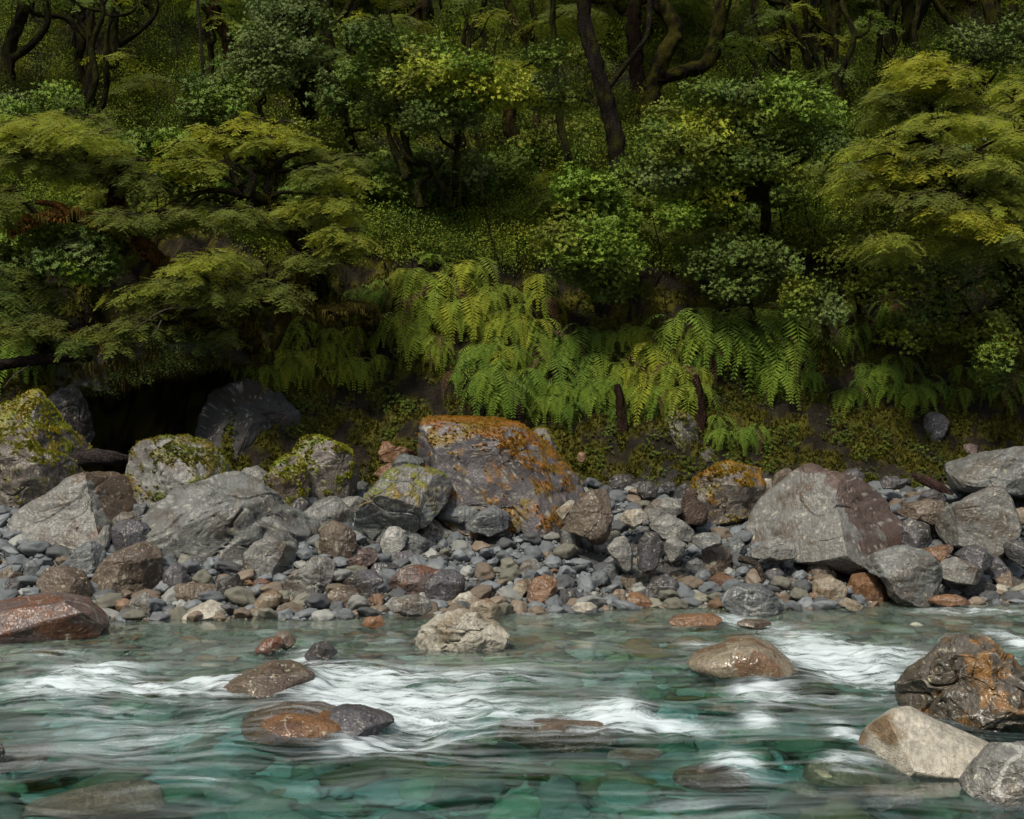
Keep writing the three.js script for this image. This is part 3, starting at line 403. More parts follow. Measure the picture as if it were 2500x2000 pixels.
const cobbleGeos = [], pebbleGeos = [], roundGeos = [];
for (let k = 0; k < 10; k++) roundGeos.push(cobbleGeo(970 + k, 6, k % 3, .6));
for (let k = 0; k < 10; k++) cobbleGeos.push(cobbleGeo(900 + k, 5, 1 + Math.floor(k * .7), .66));
for (let k = 0; k < 5; k++) pebbleGeos.push(cobbleGeo(950 + k, 2, 4 + k, .65));
const STONE = {
  blue: [[.165, .187, .21], 'smooth blue-grey cobble on the gravel bar', 'blue-grey cobbles'], slate: [[.10, .107, .118], 'dark slate cobble on the gravel bar', 'dark slate cobbles'], pale: [[.30, .31, .30], 'pale grey cobble on the gravel bar', 'pale grey cobbles'],
  brown: [[.20, .155, .115], 'brown cobble on the gravel bar', 'brown cobbles'], rust: [[.2, .12, .07], 'rust-orange cobble near the waterline', 'rust-orange cobbles'], olive: [[.20, .195, .155], 'olive-grey cobble on the gravel bar', 'olive-grey cobbles'],
};
const stoneMats = {}; for (const k in STONE) stoneMats[k] = new THREE.MeshStandardMaterial({ color: new THREE.Color().setRGB(...STONE[k][0].map(v => v * .84)), map: grainMap, bumpMap, bumpScale: .012, roughness: .55 });
const pebbleMat = new THREE.MeshStandardMaterial({ color: 0xffffff, map: grainMap, roughness: .6 });
const covered = (x, D, k) => footprints.some(([fx, fd, w, t]) => ((x - fx) / (w * k)) ** 2 + ((D - fd) / (t * k)) ** 2 < 1);
{
  const r = rngOf(77), placed = [], cell = {}, key = (x, D) => Math.floor(x * 2) + ',' + Math.floor(D * 2);
  const free = (x, D, s) => { for (let i = -1; i <= 1; i++) for (let j = -1; j <= 1; j++) for (const p of cell[key(x + i * .5, D + j * .5)] || []) if (Math.hypot(p[0] - x, p[1] - D) < (p[2] + s) * 0.40) return false; return true; };
  const put = (x, D, s) => { (cell[key(x, D)] ??= []).push([x, D, s]); };
  const sizes = []; for (let k = 0; k < 5600; k++) sizes.push(0.10 + 0.28 * Math.pow(r(), 3.2)); for (let k = 0; k < 26; k++) sizes.push(.34 + .2 * r()); sizes.sort((a, b) => b - a);
  let kept = 0; const rest = [];
  for (const s of sizes) {
    for (let t = 0; t < 12; t++) {
      const x = (r() - 0.5) * 22, sd = shoreD(x), u = -0.35 + r() * 5.9, D = sd + u; if (D > bankD(x) + .1) continue;
      if (Math.abs(x) > D * 0.45 || covered(x, D, .82) || !free(x, D, s)) continue;
      put(x, D, s);
      const w = r(), wet = sstep(1.35, 0.2, u), kind = u > 4.3 && r() < .75 ? 'slate' : w < 0.32 * wet ? (r() < .28 ? 'rust' : 'brown') : w < .62 ? 'blue' : w < .76 ? 'slate' : w < .86 ? 'pale' : w < .93 ? 'olive' : 'brown';
      const y = ground(x, D) + s * (0.10 + 0.12 * r()), M = new THREE.Matrix4().compose(V(x, y, -D), new THREE.Quaternion().setFromEuler(new THREE.Euler((r() - .5) * .9, r() * 6.28, (r() - .5) * .9)), V(s * (.9 + r() * .5), s, s));
      if (kept < 300) { kept++; const m = meshOf('cobble', cobbleGeos[Math.floor(r() * 10)], stoneMats[kind]); M.decompose(m.position, m.quaternion, m.scale); tag(m, STONE[kind][1], 'cobble', STONE[kind][2]); }
      else rest.push([M, kind, Math.floor(r() * 10), 0.8 + r() * .45]);
      break;
    }
  }
  // the smaller stones of the bar and the bed, past counting
  const G = new THREE.Group(); G.name = 'small_cobbles'; tag(G, 'small grey and brown cobbles packed between the boulders of the gravel bar', 'cobbles', null, 'stuff'); scene.add(G);
  const cc = new THREE.Color();
  for (let g = 0; g < 10; g++) { const list = rest.filter(q => q[2] === g); const im = shadow(new THREE.InstancedMesh(cobbleGeos[g], pebbleMat, list.length)); list.forEach(([M, k, , v], i) => { im.setMatrixAt(i, M); im.setColorAt(i, cc.setRGB(...STONE[k][0].map(c => c * v * .82))); }); im.name = 'stones'; im.userData.kind = 'stuff'; G.add(im); }
  const P = new THREE.Group(); P.name = 'pebbles'; tag(P, 'fine grey pebbles filling the gravel bar between the cobbles', 'pebbles', null, 'stuff'); scene.add(P);
  const lists = [[], [], [], [], []];
  for (let k = 0; k < 42000; k++) { const x = (r() - .5) * 23, u = -.5 + r() * 5.9, D = shoreD(x) + u; if (Math.abs(x) > D * .45 || D > bankD(x) - .1 - .5 * r() || covered(x, D, .7)) continue; const s = .035 + .09 * r() * r(); lists[k % 5].push([x, ground(x, D) + s * .12, D, s, u]); }
  lists.forEach((L, g) => { const im = shadow(new THREE.InstancedMesh(pebbleGeos[g], pebbleMat, L.length)), M = new THREE.Matrix4(), q = new THREE.Quaternion(), e = new THREE.Euler(); L.forEach(([x, y, D, s, u], i) => { q.setFromEuler(e.set(r() * 3, r() * 6, r() * 3)); M.compose(V(x, y, -D), q, V(s * 1.2, s, s)); im.setMatrixAt(i, M); const k = r() < .35 * sstep(1.5, .2, u) ? STONE.brown : r() < .6 ? STONE.blue : r() < .5 ? STONE.slate : STONE.olive, v = .75 + r() * .6; im.setColorAt(i, cc.setRGB(...k[0].map(c => c * v * .72))); }); im.name = 'stones'; im.userData.kind = 'stuff'; P.add(im); });
  const B = new THREE.Group(); B.name = 'riverbed_stones'; tag(B, 'pale green and tan stones covering the riverbed under the clear water', 'stones', null, 'stuff'); scene.add(B);
  const bl = roundGeos.map(() => []);
  for (let k = 0; k < 5200; k++) { const D = 6.5 + r() * 12.5, x = (r() - .5) * D * 1.05, u = D - shoreD(x); if (u > -.1) continue; const s = .12 + .6 * Math.pow(r(), 2.8); bl[k % 10].push([x, Math.min(ground(x, D) + s * .06, -s * .5 - .07), D, s]); }
  const BC = [[.38, .37, .27], [.44, .45, .35], [.28, .26, .2], [.36, .22, .11], [.52, .52, .44], [.3, .36, .2], [.2, .17, .12]];
  bl.forEach((L, g) => { const im = shadow(new THREE.InstancedMesh(roundGeos[g], pebbleMat, L.length)), M = new THREE.Matrix4(), q = new THREE.Quaternion(), e = new THREE.Euler(); L.forEach(([x, y, D, s], i) => { q.setFromEuler(e.set((r() - .5), r() * 6, (r() - .5))); M.compose(V(x, y, -D), q, V(s * 1.3, s * .9, s)); im.setMatrixAt(i, M); const c = BC[Math.floor(r() * 7)], v = .62 + r() * .34; im.setColorAt(i, cc.setRGB(c[0] * v, c[1] * v, c[2] * v)); }); im.name = 'stones'; im.userData.kind = 'stuff'; B.add(im); });
}

// ---------- water ----------
// white water: places and spreads read off the photo, laid on the river's surface
const onWater = (px, py) => { const D = F * CAM_Y / (py - 1000); return [(px - 1250) / F * D, D]; };
const FOAM = [[860, 1650, 110, 34, 1.1], [930, 1712, 190, 46, 1.15], [755, 1600, 55, 26, .8], [1140, 1650, 200, 26, .6], [1100, 1735, 260, 46, .6], [880, 1818, 100, 24, 1], [1050, 1800, 90, 22, .65], [1500, 1755, 85, 28, 1.15], [1630, 1775, 130, 24, .9], [1520, 1700, 50, 32, .5],
  [1975, 1575, 95, 44, 1], [2050, 1622, 170, 32, 1.1], [2180, 1590, 130, 30, .6], [1700, 1570, 50, 10, .7], [1850, 1690, 70, 26, 1], [1850, 1758, 40, 18, .9], [2075, 1800, 38, 38, 1.1], [1800, 1868, 62, 34, 1.15], [2060, 1864, 60, 20, .8], [2370, 1490, 170, 9, .9], [2490, 1570, 45, 36, 1.1], [1770, 1512, 70, 18, .9], [1850, 1525, 90, 10, .5],
  [220, 1650, 130, 30, 1], [90, 1690, 110, 24, .7], [420, 1680, 200, 16, .7], [560, 1672, 120, 14, .6], [280, 1730, 230, 44, .45], [160, 1850, 220, 50, .35], [470, 1800, 200, 40, .4], [130, 1590, 160, 22, .45], [1300, 1502, 110, 9, .6], [1400, 1520, 80, 8, .5], [620, 1570, 60, 12, .4], [960, 1570, 110, 14, .4], [2250, 1720, 150, 24, .45], [1650, 1960, 180, 26, .35], [500, 1900, 120, 24, .35], [1300, 1760, 200, 30, .4], [2150, 1660, 150, 16, .45], [1450, 1620, 220, 20, .3], [1950, 1700, 170, 20, .4], [1000, 1850, 260, 14, .35], [2380, 1630, 90, 24, .35]
].map(([px, py, rx, ry, s]) => { const [x, D] = onWater(px, py); return [x, D, rx * 1.12 * D / F, ry * 1.15 * D * D / (F * CAM_Y), s * 1.15]; });
const HUMP = [[1900, 1640, .7, .16, -1], [700, 1660, .6, .14, -1], [720, 1775, .85, .2, -1], [2080, 1840, .5, .1, -1], [60, 1700, .8, .08, 1], [240, 1650, .7, .07, 1], [1530, 1740, .5, .06, 1], [1820, 1862, .4, .05, 1], [2290, 1740, .6, .06, -1], [1740, 1530, .6, .06, -1]].map(([px, py, r, h, s]) => { const [x, D] = onWater(px, py); return [x, D, r, h, s]; });
function foamAt(x, D) { let f = 0; for (const [fx, fd, rx, rd, s] of FOAM) { const a = (x - fx) / rx, b = (D - fd) / rd, q = a * a + b * b; if (q < 6) f += s * Math.exp(-q * 1.1); } return f; }
function waterY(x, D) {
  const f = Math.min(1, foamAt(x, D)), calm = sstep(18.6, 15.5, D) * .8 + .2;
  let y = (0.04 * n2(x * .5 + .2 * D, D * .8) + 0.011 * n2(x * .8 + 5, D * 1.4 + x * .3) + 0.002 * n2(x * 1.3, D * 3.8 + x * .7)) * calm;
  y += f * (0.02 + 0.035 * n2(x * 1.8, D * 3) + 0.014 * n2(x * 5, D * 9));
  for (const [hx, hd, r, h, s] of HUMP) { const a = (x - hx) / r, b = (D - hd) / (r * .8), q = a * a + b * b; if (q < 7) { y += h * Math.exp(-q); if (s < 0) { const a2 = (x - hx - r * 1.1) / (r * .7), q2 = a2 * a2 + b * b; y -= h * .6 * Math.exp(-q2); } } }
  return y - 0.02;
}
{
  const TX = 26, TD0 = 6, TD1 = 21, tw = 2048, th = 1024, dT = new Uint8Array(tw * th * 4), dR = new Uint8Array(tw * th * 4);
  for (let j = 0; j < th; j++) for (let i = 0; i < tw; i++) {
    const x = (i / tw - .5) * TX, D = TD0 + (j / th) * (TD1 - TD0), wx = x + .3 * n2(x * .3, D * .6), wd = D + .03 * x + .16 * n2(x * .32 + 9, D * .6) + .025 * n2(x * 1.1, D * 1.3 + 4);
    const b = foamAt(x, D) , s1 = fbm2(wx * .42, wd * 3.6, 3), s2 = fbm2(wx * .9 + 8, wd * 13, 3), s3 = n2(wx * 1.6, wd * 48);
    const st = s1 * .62 + s2 * .34 + s3 * .05, fine = n2(wx * 2.6, wd * 75) * .5 + n2(wx * 1.2 + 3, wd * 34) * .5;
    const wisp = clamp(.5 + st * .85 + fine * .24 + .22 * n2(x * 3.2, D * 4.2)); let f = .54 * sstep(.1, 1.3, b * (.2 + 1.1 * wisp));
    f = 1 - (1 - f) * (1 - (.12 + .3 * Math.min(1, b)) * sstep(-.3, .8, st + .4 * fine * Math.min(1, b) + .3 * n2(x * .3, D * .5)) * sstep(17.2, 14, D));
    const t = Math.round(255 * (1 - .96 * f)), q = (j * tw + i) * 4, ro = Math.round(255 * (.05 + .8 * f));
    dT[q] = dT[q + 1] = dT[q + 2] = t; dR[q] = dR[q + 1] = dR[q + 2] = ro; dT[q + 3] = dR[q + 3] = 255;
  }
  const mk = d => { const t = new THREE.DataTexture(d, tw, th); t.magFilter = THREE.LinearFilter; t.wrapS = t.wrapT = THREE.MirroredRepeatWrapping; t.needsUpdate = true; return t; };
  const xs = [], ds = [];
  for (let x = -10; x <= 10.001; x += .055) xs.push(x);
  for (let s = .08, x = 10; x < 45;) { x += s; s *= 1.1; xs.push(x); xs.unshift(-x); }
  for (let D = 2.5; D < 7.5; D += .15) ds.push(D); for (let D = 7.5; D < 13; D += .045) ds.push(D); for (let D = 13; D < 21.5; D += .06) ds.push(D);
  const pos = [], uv = [], idx = [], nx = xs.length;
  for (let j = 0; j < ds.length; j++) for (let i = 0; i < nx; i++) { const x = xs[i], D = ds[j]; pos.push(x, waterY(x, D), -D); uv.push(x / TX + .5, (D - TD0) / (TD1 - TD0)); if (i && j) { const q = j * nx + i; idx.push(q - nx - 1, q - nx, q, q - nx - 1, q, q - 1); } }
  const mat = new THREE.MeshPhysicalMaterial({ color: 0xdde9ef, roughness: 1, roughnessMap: mk(dR), transmission: 1, transmissionMap: mk(dT), thickness: 1, ior: 1.33, attenuationColor: new THREE.Color().setRGB(.36, .78, .80), attenuationDistance: 1.7 });
  tag(meshOf('river_water', geoOf(pos, idx, null, uv), mat), 'clear green rushing river with white rapids around the rocks', 'water', null, 'structure');
}
// ---------- plants ----------
const leafMat = (o = {}) => new THREE.MeshPhysicalMaterial({ color: 0xffffff, roughness: 1, transmission: .5, thickness: 0, specularIntensity: .25, side: THREE.DoubleSide, ...o });
const beechMat = leafMat(), glossMat = new THREE.MeshPhysicalMaterial({ color: 0xffffff, roughness: .5, specularIntensity: .35, side: THREE.DoubleSide }), dullMat = new THREE.MeshPhysicalMaterial({ color: 0xffffff, roughness: .8, specularIntensity: .15, side: THREE.DoubleSide });
const barkMat = new THREE.MeshPhysicalMaterial({ vertexColors: true, specularIntensity: .12, map: barkMap, bumpMap: bumpMap, bumpScale: .09, roughness: .95 });
// a leaf: base b, direction d, side s, length l, width w, folded a little along its rib
function leaf(p, ix, b, d, s, l, w, fold) {
  const o = p.length / 3, n = d.clone().cross(s).normalize(), m = b.clone().addScaledVector(d, l * .45);
  const q = [b, m.clone().addScaledVector(s, w / 2).addScaledVector(n, fold * w), b.clone().addScaledVector(d, l), m.clone().addScaledVector(s, -w / 2).addScaledVector(n, fold * w)];
  for (const v of q) p.push(v.x, v.y, v.z); ix.push(o, o + 1, o + 2, o, o + 2, o + 3);
}
function flat(p, ix) { const g = geoOf(p, ix).toNonIndexed(); g.computeVertexNormals(); return g; }
// flat layered spray of a beech: twig with side twigs, tiny leaves on both sides
function beechSpray(seed, L = .5, leafL = .034) {
  const r = rngOf(seed), p = [], ix = [];
  const twig = (b, d, len, n) => { for (let k = 0; k < n; k++) { const t = (k + .5) / n, c = b.clone().addScaledVector(d, len * t); for (const sd of [-1, 1]) { const perp = V(-d.z * sd, (r() - .35) * .7, d.x * sd).addScaledVector(d, .6 + r() * .5).normalize(); const s = perp.clone().cross(V((r() - .5) * .9, 1, (r() - .5) * .9)).normalize(); leaf(p, ix, c, perp, s, leafL * (.7 + r() * .7), leafL * (.55 + r() * .35), (r() - .5) * .3); } } };
  twig(V(0, 0, 0), V(1, 0, 0), L, 9);
  for (let k = 0; k < 6; k++) { const t = .12 + k * .15, sd = k % 2 ? 1 : -1, a = sd * (.7 + r() * .35); twig(V(L * t, 0, 0), V(Math.cos(a), (r() - .5) * .25, Math.sin(a)).normalize(), L * (.62 - .4 * t) * (.8 + r() * .4), 6); }
  return flat(p, ix);
}
// leafy shoot of a broad-leaved bush: a few rosettes of oval leaves
function broadShoot(seed, tips, n, l, w) {
  const r = rngOf(seed), p = [], ix = [];
  for (let t = 0; t < tips; t++) { const c = V((r() - .5) * .3, (r() - .2) * .24, (r() - .5) * .3); for (let k = 0; k < n; k++) { const a = k * 2.4 + r(), el = -.25 + 1.1 * (k / n) + (r() - .5) * .4, d = V(Math.cos(a) * Math.cos(el), Math.sin(el), Math.sin(a) * Math.cos(el)), s = d.clone().cross(V((r() - .5) * .6, 1, (r() - .5) * .6)).normalize(); leaf(p, ix, c, d, s, l * (.7 + r() * .6), w * (.7 + r() * .5), .12 + r() * .15); } }
  return flat(p, ix);
}
// loose ball of leaves for trees and undergrowth farther back
function leafClump(seed, n, R, l) {
  const r = rngOf(seed), p = [], ix = [];
  for (let k = 0; k < n; k++) { const d = V(r() - .5, r() - .5, r() - .5).normalize(), c = d.clone().multiplyScalar(R * Math.pow(r(), .4)); c.y *= .55; const t = V(r() - .5, (r() - .6) * .6, r() - .5).addScaledVector(d, .5).normalize(), s = t.clone().cross(V((r() - .5), 1, (r() - .5))).normalize(); leaf(p, ix, c, t, s, l * (.6 + r() * .8), l * (.4 + r() * .3), .1); }
  return flat(p, ix);
}
const beechG = [0, 1, 2].map(k => beechSpray(300 + k, .32, .022)), beechFarG = [0, 1].map(k => beechSpray(310 + k, .5, .034)), broadG = [0, 1, 2].map(k => broadShoot(320 + k, 5, 9, .068, .034)), broadFineG = [0, 1].map(k => broadShoot(330 + k, 7, 9, .045, .024)), clumpG = [0, 1].map(k => leafClump(340 + k, 260, .5, .052));
const HUE = { gold: [.34, .35, .022], yellow: [.24, .27, .02], olive: [.14, .17, .018], green: [.1, .152, .018], fresh: [.135, .21, .02], ivy: [.075, .115, .02], grey: [.1, .14, .036] };  // golden tone paints in sunlit crown tops, darkest green paints in shade
// copies of a few shoots as one foliage part
function foliage(parent, name, geos, mat, items) {          // items: [position, quaternion, scale, [r,g,b]]
  const M = new THREE.Matrix4(), cc = new THREE.Color();
  geos.forEach((g, k) => { const L = items.filter((_, i) => i % geos.length === k); if (!L.length) return; const im = shadow(new THREE.InstancedMesh(g, mat, L.length)); L.forEach(([p, q, s, c], i) => { im.setMatrixAt(i, M.compose(p, q, V(s, s, s))); im.setColorAt(i, cc.setRGB(...c)); }); im.name = name; im.userData.kind = 'stuff'; parent.add(im); });
}
function tint(c, r, v = .35) { const k = 1 - v / 2 + r() * v, h = (r() - .5) * .2; return [c[0] * k * (1 + h), c[1] * k, c[2] * k * (1 - h)]; }
// one flat layer of beech foliage round c, rx wide and ry high
function padItems(items, r, c, rx, ry, hue, n, s = 1) {
  const e = new THREE.Euler(0, 0, 0, 'YXZ'); const tx = (r() - .5) * .3;
  for (let k = 0; k < n; k++) {
    const a = r() * 6.283, d = Math.sqrt(r()), lay = Math.floor(r() * 3) / 3, x = Math.cos(a) * d * rx, z = Math.sin(a) * d * rx * .85;
    if (n2(x * 2.1 / Math.max(.5, rx) * 1.3 + c.x * 3, z * 2.1 + c.y * 3) < -.38) continue; const edge = 1 + .55 * n2(Math.cos(a) * 2.4 + c.x, Math.sin(a) * 2.4 + c.y), y = ry * ((1 - d * d) * .9 - .35 - lay * .7) + .12 * n2(x * 2 + c.x, z * 2) + x * tx;
    e.set((r() - .5) * .5, -a + (r() - .5) * 1.2, -.15 - .65 * d + (r() - .5) * .5);
    items.push([V(c.x + x * edge - Math.cos(a) * .2, c.y + y, c.z + z * edge - Math.sin(a) * .2), new THREE.Quaternion().setFromEuler(e), s * (.6 + r() * .65), tint(hue, r)]);
  }
}
function ballItems(items, r, c, rx, ry, hue, n, s = 1) {
  for (let k = 0; k < n; k++) {
    const d = V(r() - .5, r() - .5, r() - .5).normalize(), q = Math.pow(r(), .35) * (1 + .35 * n3(d.x * 1.6 + c.x, d.y * 1.6 + c.y, d.z * 1.6)), p = V(c.x + d.x * rx * q, c.y + d.y * ry * q, c.z + d.z * rx * .8 * q);
    items.push([p, new THREE.Quaternion().setFromEuler(new THREE.Euler((r() - .5) * 1.1 + d.z * .5, r() * 6.28, (r() - .5) * 1.1 - d.x * .5)), s * (.65 + r() * .7), tint(hue, r, .5)]);
  }
}
// tapered, knobbly limb through points with radii; moss lies on it in patches
function limbGeo(pts, radii, { seg = 9, moss = .5, bark = [.026, .022, .016], green = [.06, .062, .011], knob = .16, seed = 1 } = {}) {
  const curve = new THREE.CatmullRomCurve3(pts), len = curve.getLength(), n = Math.max(6, Math.min(70, Math.round(len / .12))), fr = curve.computeFrenetFrames(n, false), pos = [], col = [], uv = [], idx = [];
  for (let i = 0; i <= n; i++) {
    const t = i / n, P = curve.getPointAt(t), k = t * (radii.length - 1), a = Math.floor(k), R = lerp(radii[a], radii[Math.min(a + 1, radii.length - 1)], k - a);
    for (let j = 0; j <= seg; j++) {
      const w = j / seg * 6.283185, nx = fr.normals[i], b = fr.binormals[i], d = nx.clone().multiplyScalar(Math.cos(w)).addScaledVector(b, Math.sin(w)), mN = fbm3(P.x * 2.5 + d.x * .5 + seed, P.y * 2.5 + d.y * .5, P.z * 2.5 + d.z * .5, 3);
      const rr = R * (1 + knob * n3(P.x * 3 + d.x + seed, P.y * 3 + d.y, P.z * 3 + d.z) + knob * .7 * n3(P.x * 9 + d.x * 2, P.y * 9 + d.y * 2 + seed, P.z * 9));
      pos.push(P.x + d.x * rr, P.y + d.y * rr, P.z + d.z * rr); uv.push(w * Math.max(R, .05) * 1.5, t * len * 1.5);
      const m = sstep(-.12, .14, mN + d.y * .18 + moss - .55), v = .8 + .45 * n3(P.x * 14, P.y * 9 + w, P.z * 14) + .25 * n3(P.x * 5 + d.x, P.y * 3, P.z * 5 + d.z);
      col.push(lerp(bark[0], green[0], m) * v, lerp(bark[1], green[1], m) * v, lerp(bark[2], green[2], m) * v);
      if (i && j) { const q = i * (seg + 1) + j; idx.push(q - seg - 2, q - seg - 1, q, q - seg - 2, q, q - 1); }
    }
  }
  return geoOf(pos, idx, col, uv);
}
// soft moss standing off the bark
function furMoss(mesh, r, dens, col, sc = 2.2) {
  const p = mesh.geometry.attributes.position.array, nn = mesh.geometry.attributes.normal.array, items = [], up = V(0, 1, 0), n = Math.min(700, Math.round(dens * p.length / 3));
  for (let k = 0; k < n; k++) { const i = Math.floor(r() * p.length / 3) * 3, x = p[i], y = p[i + 1], z = p[i + 2]; if (fbm3(x * 1.5, y * 1.5, z * 1.5, 2) < -.12) continue; items.push([V(x, y, z), new THREE.Quaternion().setFromUnitVectors(up, V(nn[i], nn[i + 1], nn[i + 2]).normalize()), sc * (.6 + r()), tint(col, r, .8)]); }
  foliage(mesh, 'moss', [mossTuft], dullMat, items);
}
const bend = (a, b, r, amt) => { const L = a.distanceTo(b), P = [a]; for (const t of [.33, .67]) P.push(a.clone().lerp(b, t).add(V((r() - .5) * L * amt, (r() - .3) * L * amt, (r() - .5) * L * amt))); P.push(b); return P; };
const CR = { A: [0, 0, .40573], B: [800, 0, .40573], E: [1600, 0, .41744], L: [0, 600, .39425], M: [800, 600, .39425], N: [1600, 600, .41744] };
const at = (crop, x, y, D) => { const [x0, y0, s] = CR[crop]; return W(x0 + x * s, y0 + y * s, D); };
/* tree with a traced trunk (photo pixels) and traced layers of foliage; limbs join each layer to the trunk */
let treeSeed = 500;
function tree(o) {
  const seed = ++treeSeed, r = rngOf(seed), trunkPts = o.trunk.map(([x, y, dd]) => at(o.crop, x, y, o.D + (dd || 0))), base = trunkPts[0].clone(), gy = ground(base.x, -base.z);
  const bp = o.trunk[0], s0 = CR[o.crop], Dg = rayGround(s0[0] + bp[0] * s0[2], s0[1] + bp[1] * s0[2], 22, 34);
  if (Dg > o.D && Dg < 33) { trunkPts[0] = at(o.crop, bp[0], bp[1], Dg + .1); base.copy(trunkPts[0]); }
  else if (base.y > gy) { trunkPts.unshift(V(base.x + (r() - .5) * .3, gy - .15, base.z)); base.y = gy; }
  const t = thing(o.name, base, o.label, 'tree', o.group), loc = v => v.clone().sub(base);
  const tp = trunkPts.map(loc);
  meshOf('trunk', limbGeo(tp, o.radii || [.22, .17, .12, .07], { seg: 11, seed, moss: o.moss ?? .55, green: o.green }), barkMat, t); furMoss(t.children[0], r, 1.2, o.green || [.06, .062, .011]);
  for (const l of o.limbs || []) meshOf('limb', limbGeo(l.map(([x, y, dd]) => loc(at(o.crop, x, y, o.D + (dd || 0)))), o.limbR || [.11, .08, .04], { seed: seed + 3, moss: o.moss ?? .55, green: o.green, knob: .3 }), barkMat, t);
  const items = [], twigs = [];
  for (const [x, y, rx, ry, hue, dd] of o.pads) {
    const s = CR[o.crop][2], D = o.D - .2 + (dd ?? (r() - .6) * 1.2), c = loc(at(o.crop, x, y, D)), R = rx * s / F * D, H = ry * s / F * D, area = R * R * 2.7, col = HUE[hue || o.hue];
    if (o.kind === 'broad') ballItems(items, r, c, R * 1.15, H * 1.2, col, Math.round((o.density || 150) * R * (R + H) + 24), o.scale || 1);
    else padItems(items, r, c, R * 1.15, H * 1.2, col, Math.round((o.density || 150) * area + 30), o.scale || 1);
    let near = tp[tp.length - 1], bd = 1e9; for (const q of tp.slice(1)) { const d = q.distanceTo(c) + (q.y > c.y + .2 ? .8 : 0); if (d < bd) { bd = d; near = q; } }
    if (bd > .15) meshOf('limb', limbGeo(bend(near, c, r, .22), [.05 + .012 * bd, .03, .012], { seg: 6, seed: seed + x, moss: .45, knob: .2 }), barkMat, t);
    for (let k = 0; k < 8; k++) { const a = r() * 6.283, e = c.clone().add(V(Math.cos(a) * R * (.8 + r() * .4), H * (r() * 1.2 - .5), Math.sin(a) * R * .8)); twigs.push(limbGeo(bend(c, e, r, .2), [.018, .011, .004], { seg: 4, seed: k, moss: .2, knob: .1, bark: [.12, .095, .07] })); }
  }
  if (twigs.length) { const m = meshOf('twigs', mergeGeometries(twigs), barkMat, t); m.userData.kind = 'stuff'; }
  const geos = o.kind === 'broad' ? (o.fine ? broadFineG : broadG) : beechG;
  foliage(t, 'crown', geos, o.kind === 'broad' ? glossMat : beechMat, items);
  if (o.hang) for (const L of [o.hang]) hangMoss(t, tp, r, L);
  return t;
}
// beard moss hanging from limbs
const beardG = (() => { const r = rngOf(61), p = [], ix = []; for (let k = 0; k < 26; k++) { const x = (r() - .5) * .14, z = (r() - .5) * .14, l = .02 + r() * .1, w = .006 + r() * .008, a = r() * 3.14, o = p.length / 3; p.push(x - Math.cos(a) * w, .03, z - Math.sin(a) * w, x + Math.cos(a) * w, .03, z + Math.sin(a) * w, x + (r() - .5) * .05, -l, z + (r() - .5) * .05); ix.push(o, o + 1, o + 2); } return geoOf(p, ix); })();
function hangMoss(t, tp, r, n) { const c = new THREE.CatmullRomCurve3(tp), items = []; for (let k = 0; k < n; k++) { const p = c.getPointAt(r()); items.push([p.add(V((r() - .5) * .26, (r() - .5) * .16, (r() - .5) * .26)), new THREE.Quaternion().setFromEuler(new THREE.Euler((r() - .5) * .5, r() * 6, (r() - .5) * .5)), .7 + r() * .9, tint([.07, .058, .011], r, .6)]); } foliage(t, 'beard_moss', [beardG], dullMat, items); }

// -- beeches of the river bank
tree({ name: 'beech_tree', label: 'spreading beech with rusty mossy boughs above the black hollow', crop: 'A', D: 24, hue: 'olive', hang: 120, radii: [.3, .24, .2, .16, .1], trunk: [[720, 1420, .6], [700, 1230, .3], [690, 1100], [600, 1020], [450, 900], [360, 840]], green: [.09, .05, .011], limbs: [[[690, 1100], [760, 1000], [830, 950]], [[450, 900], [420, 830], [330, 800]]],
  pads: [[250, 740, 240, 60, 'yellow'], [360, 690, 130, 40, 'yellow'], [600, 720, 120, 45, 'olive'], [130, 830, 170, 55, 'yellow'], [480, 810, 240, 55, 'yellow'], [220, 960, 220, 55], [640, 900, 230, 55, 'yellow'], [760, 970, 200, 55], [480, 1010, 250, 45], [820, 1050, 150, 50], [60, 900, 130, 60], [330, 880, 180, 45], [40, 780, 90, 50, 'yellow']] });
tree({ name: 'beech_tree', label: 'broad beech with a golden-topped crown and bare pale forks showing in its middle', crop: 'A', D: 24.2, hue: 'yellow', hang: 80, radii: [.34, .3, .2, .14, .08], trunk: [[1900, 1750, .8], [1850, 1500, .5], [1620, 1200], [1640, 1050], [1620, 930], [1610, 850]], limbs: [[[1620, 1200], [1500, 1180, -.4], [1440, 1110, -.5], [1340, 1070, -.6]], [[1500, 1180, -.4], [1520, 1060, -.5], [1430, 990, -.6]], [[1640, 1050], [1700, 960, -.3], [1800, 920, -.4]], [[1440, 1110, -.5], [1390, 1000, -.6], [1350, 930, -.7]]],
  pads: [[1480, 720, 130, 45, 'gold'], [1650, 750, 150, 50, 'gold'], [1250, 780, 140, 50, 'gold'], [1310, 880, 140, 50, 'gold'], [1130, 860, 130, 50], [1790, 830, 150, 50], [1870, 920, 120, 45, 'olive'], [1250, 980, 130, 40], [1090, 960, 130, 45], [1920, 1030, 150, 50, 'olive'], [2060, 960, 150, 60, 'olive'], [2110, 1050, 120, 50], [1960, 1190, 170, 50], [1720, 1260, 190, 45], [1450, 1270, 190, 45, 'olive'], [1190, 1230, 190, 50, 'olive'], [1090, 1290, 190, 40, 'olive'], [1890, 1300, 150, 50, 'olive'], [2060, 1300, 150, 45], [2030, 1390, 160, 40], [1560, 1340, 200, 40, 'olive'], [2100, 1450, 160, 40, 'yellow'], [1380, 800, 120, 40], [1560, 830, 120, 35], [900, 1290, 190, 40, 'olive'], [700, 1280, 150, 35, 'olive']] });
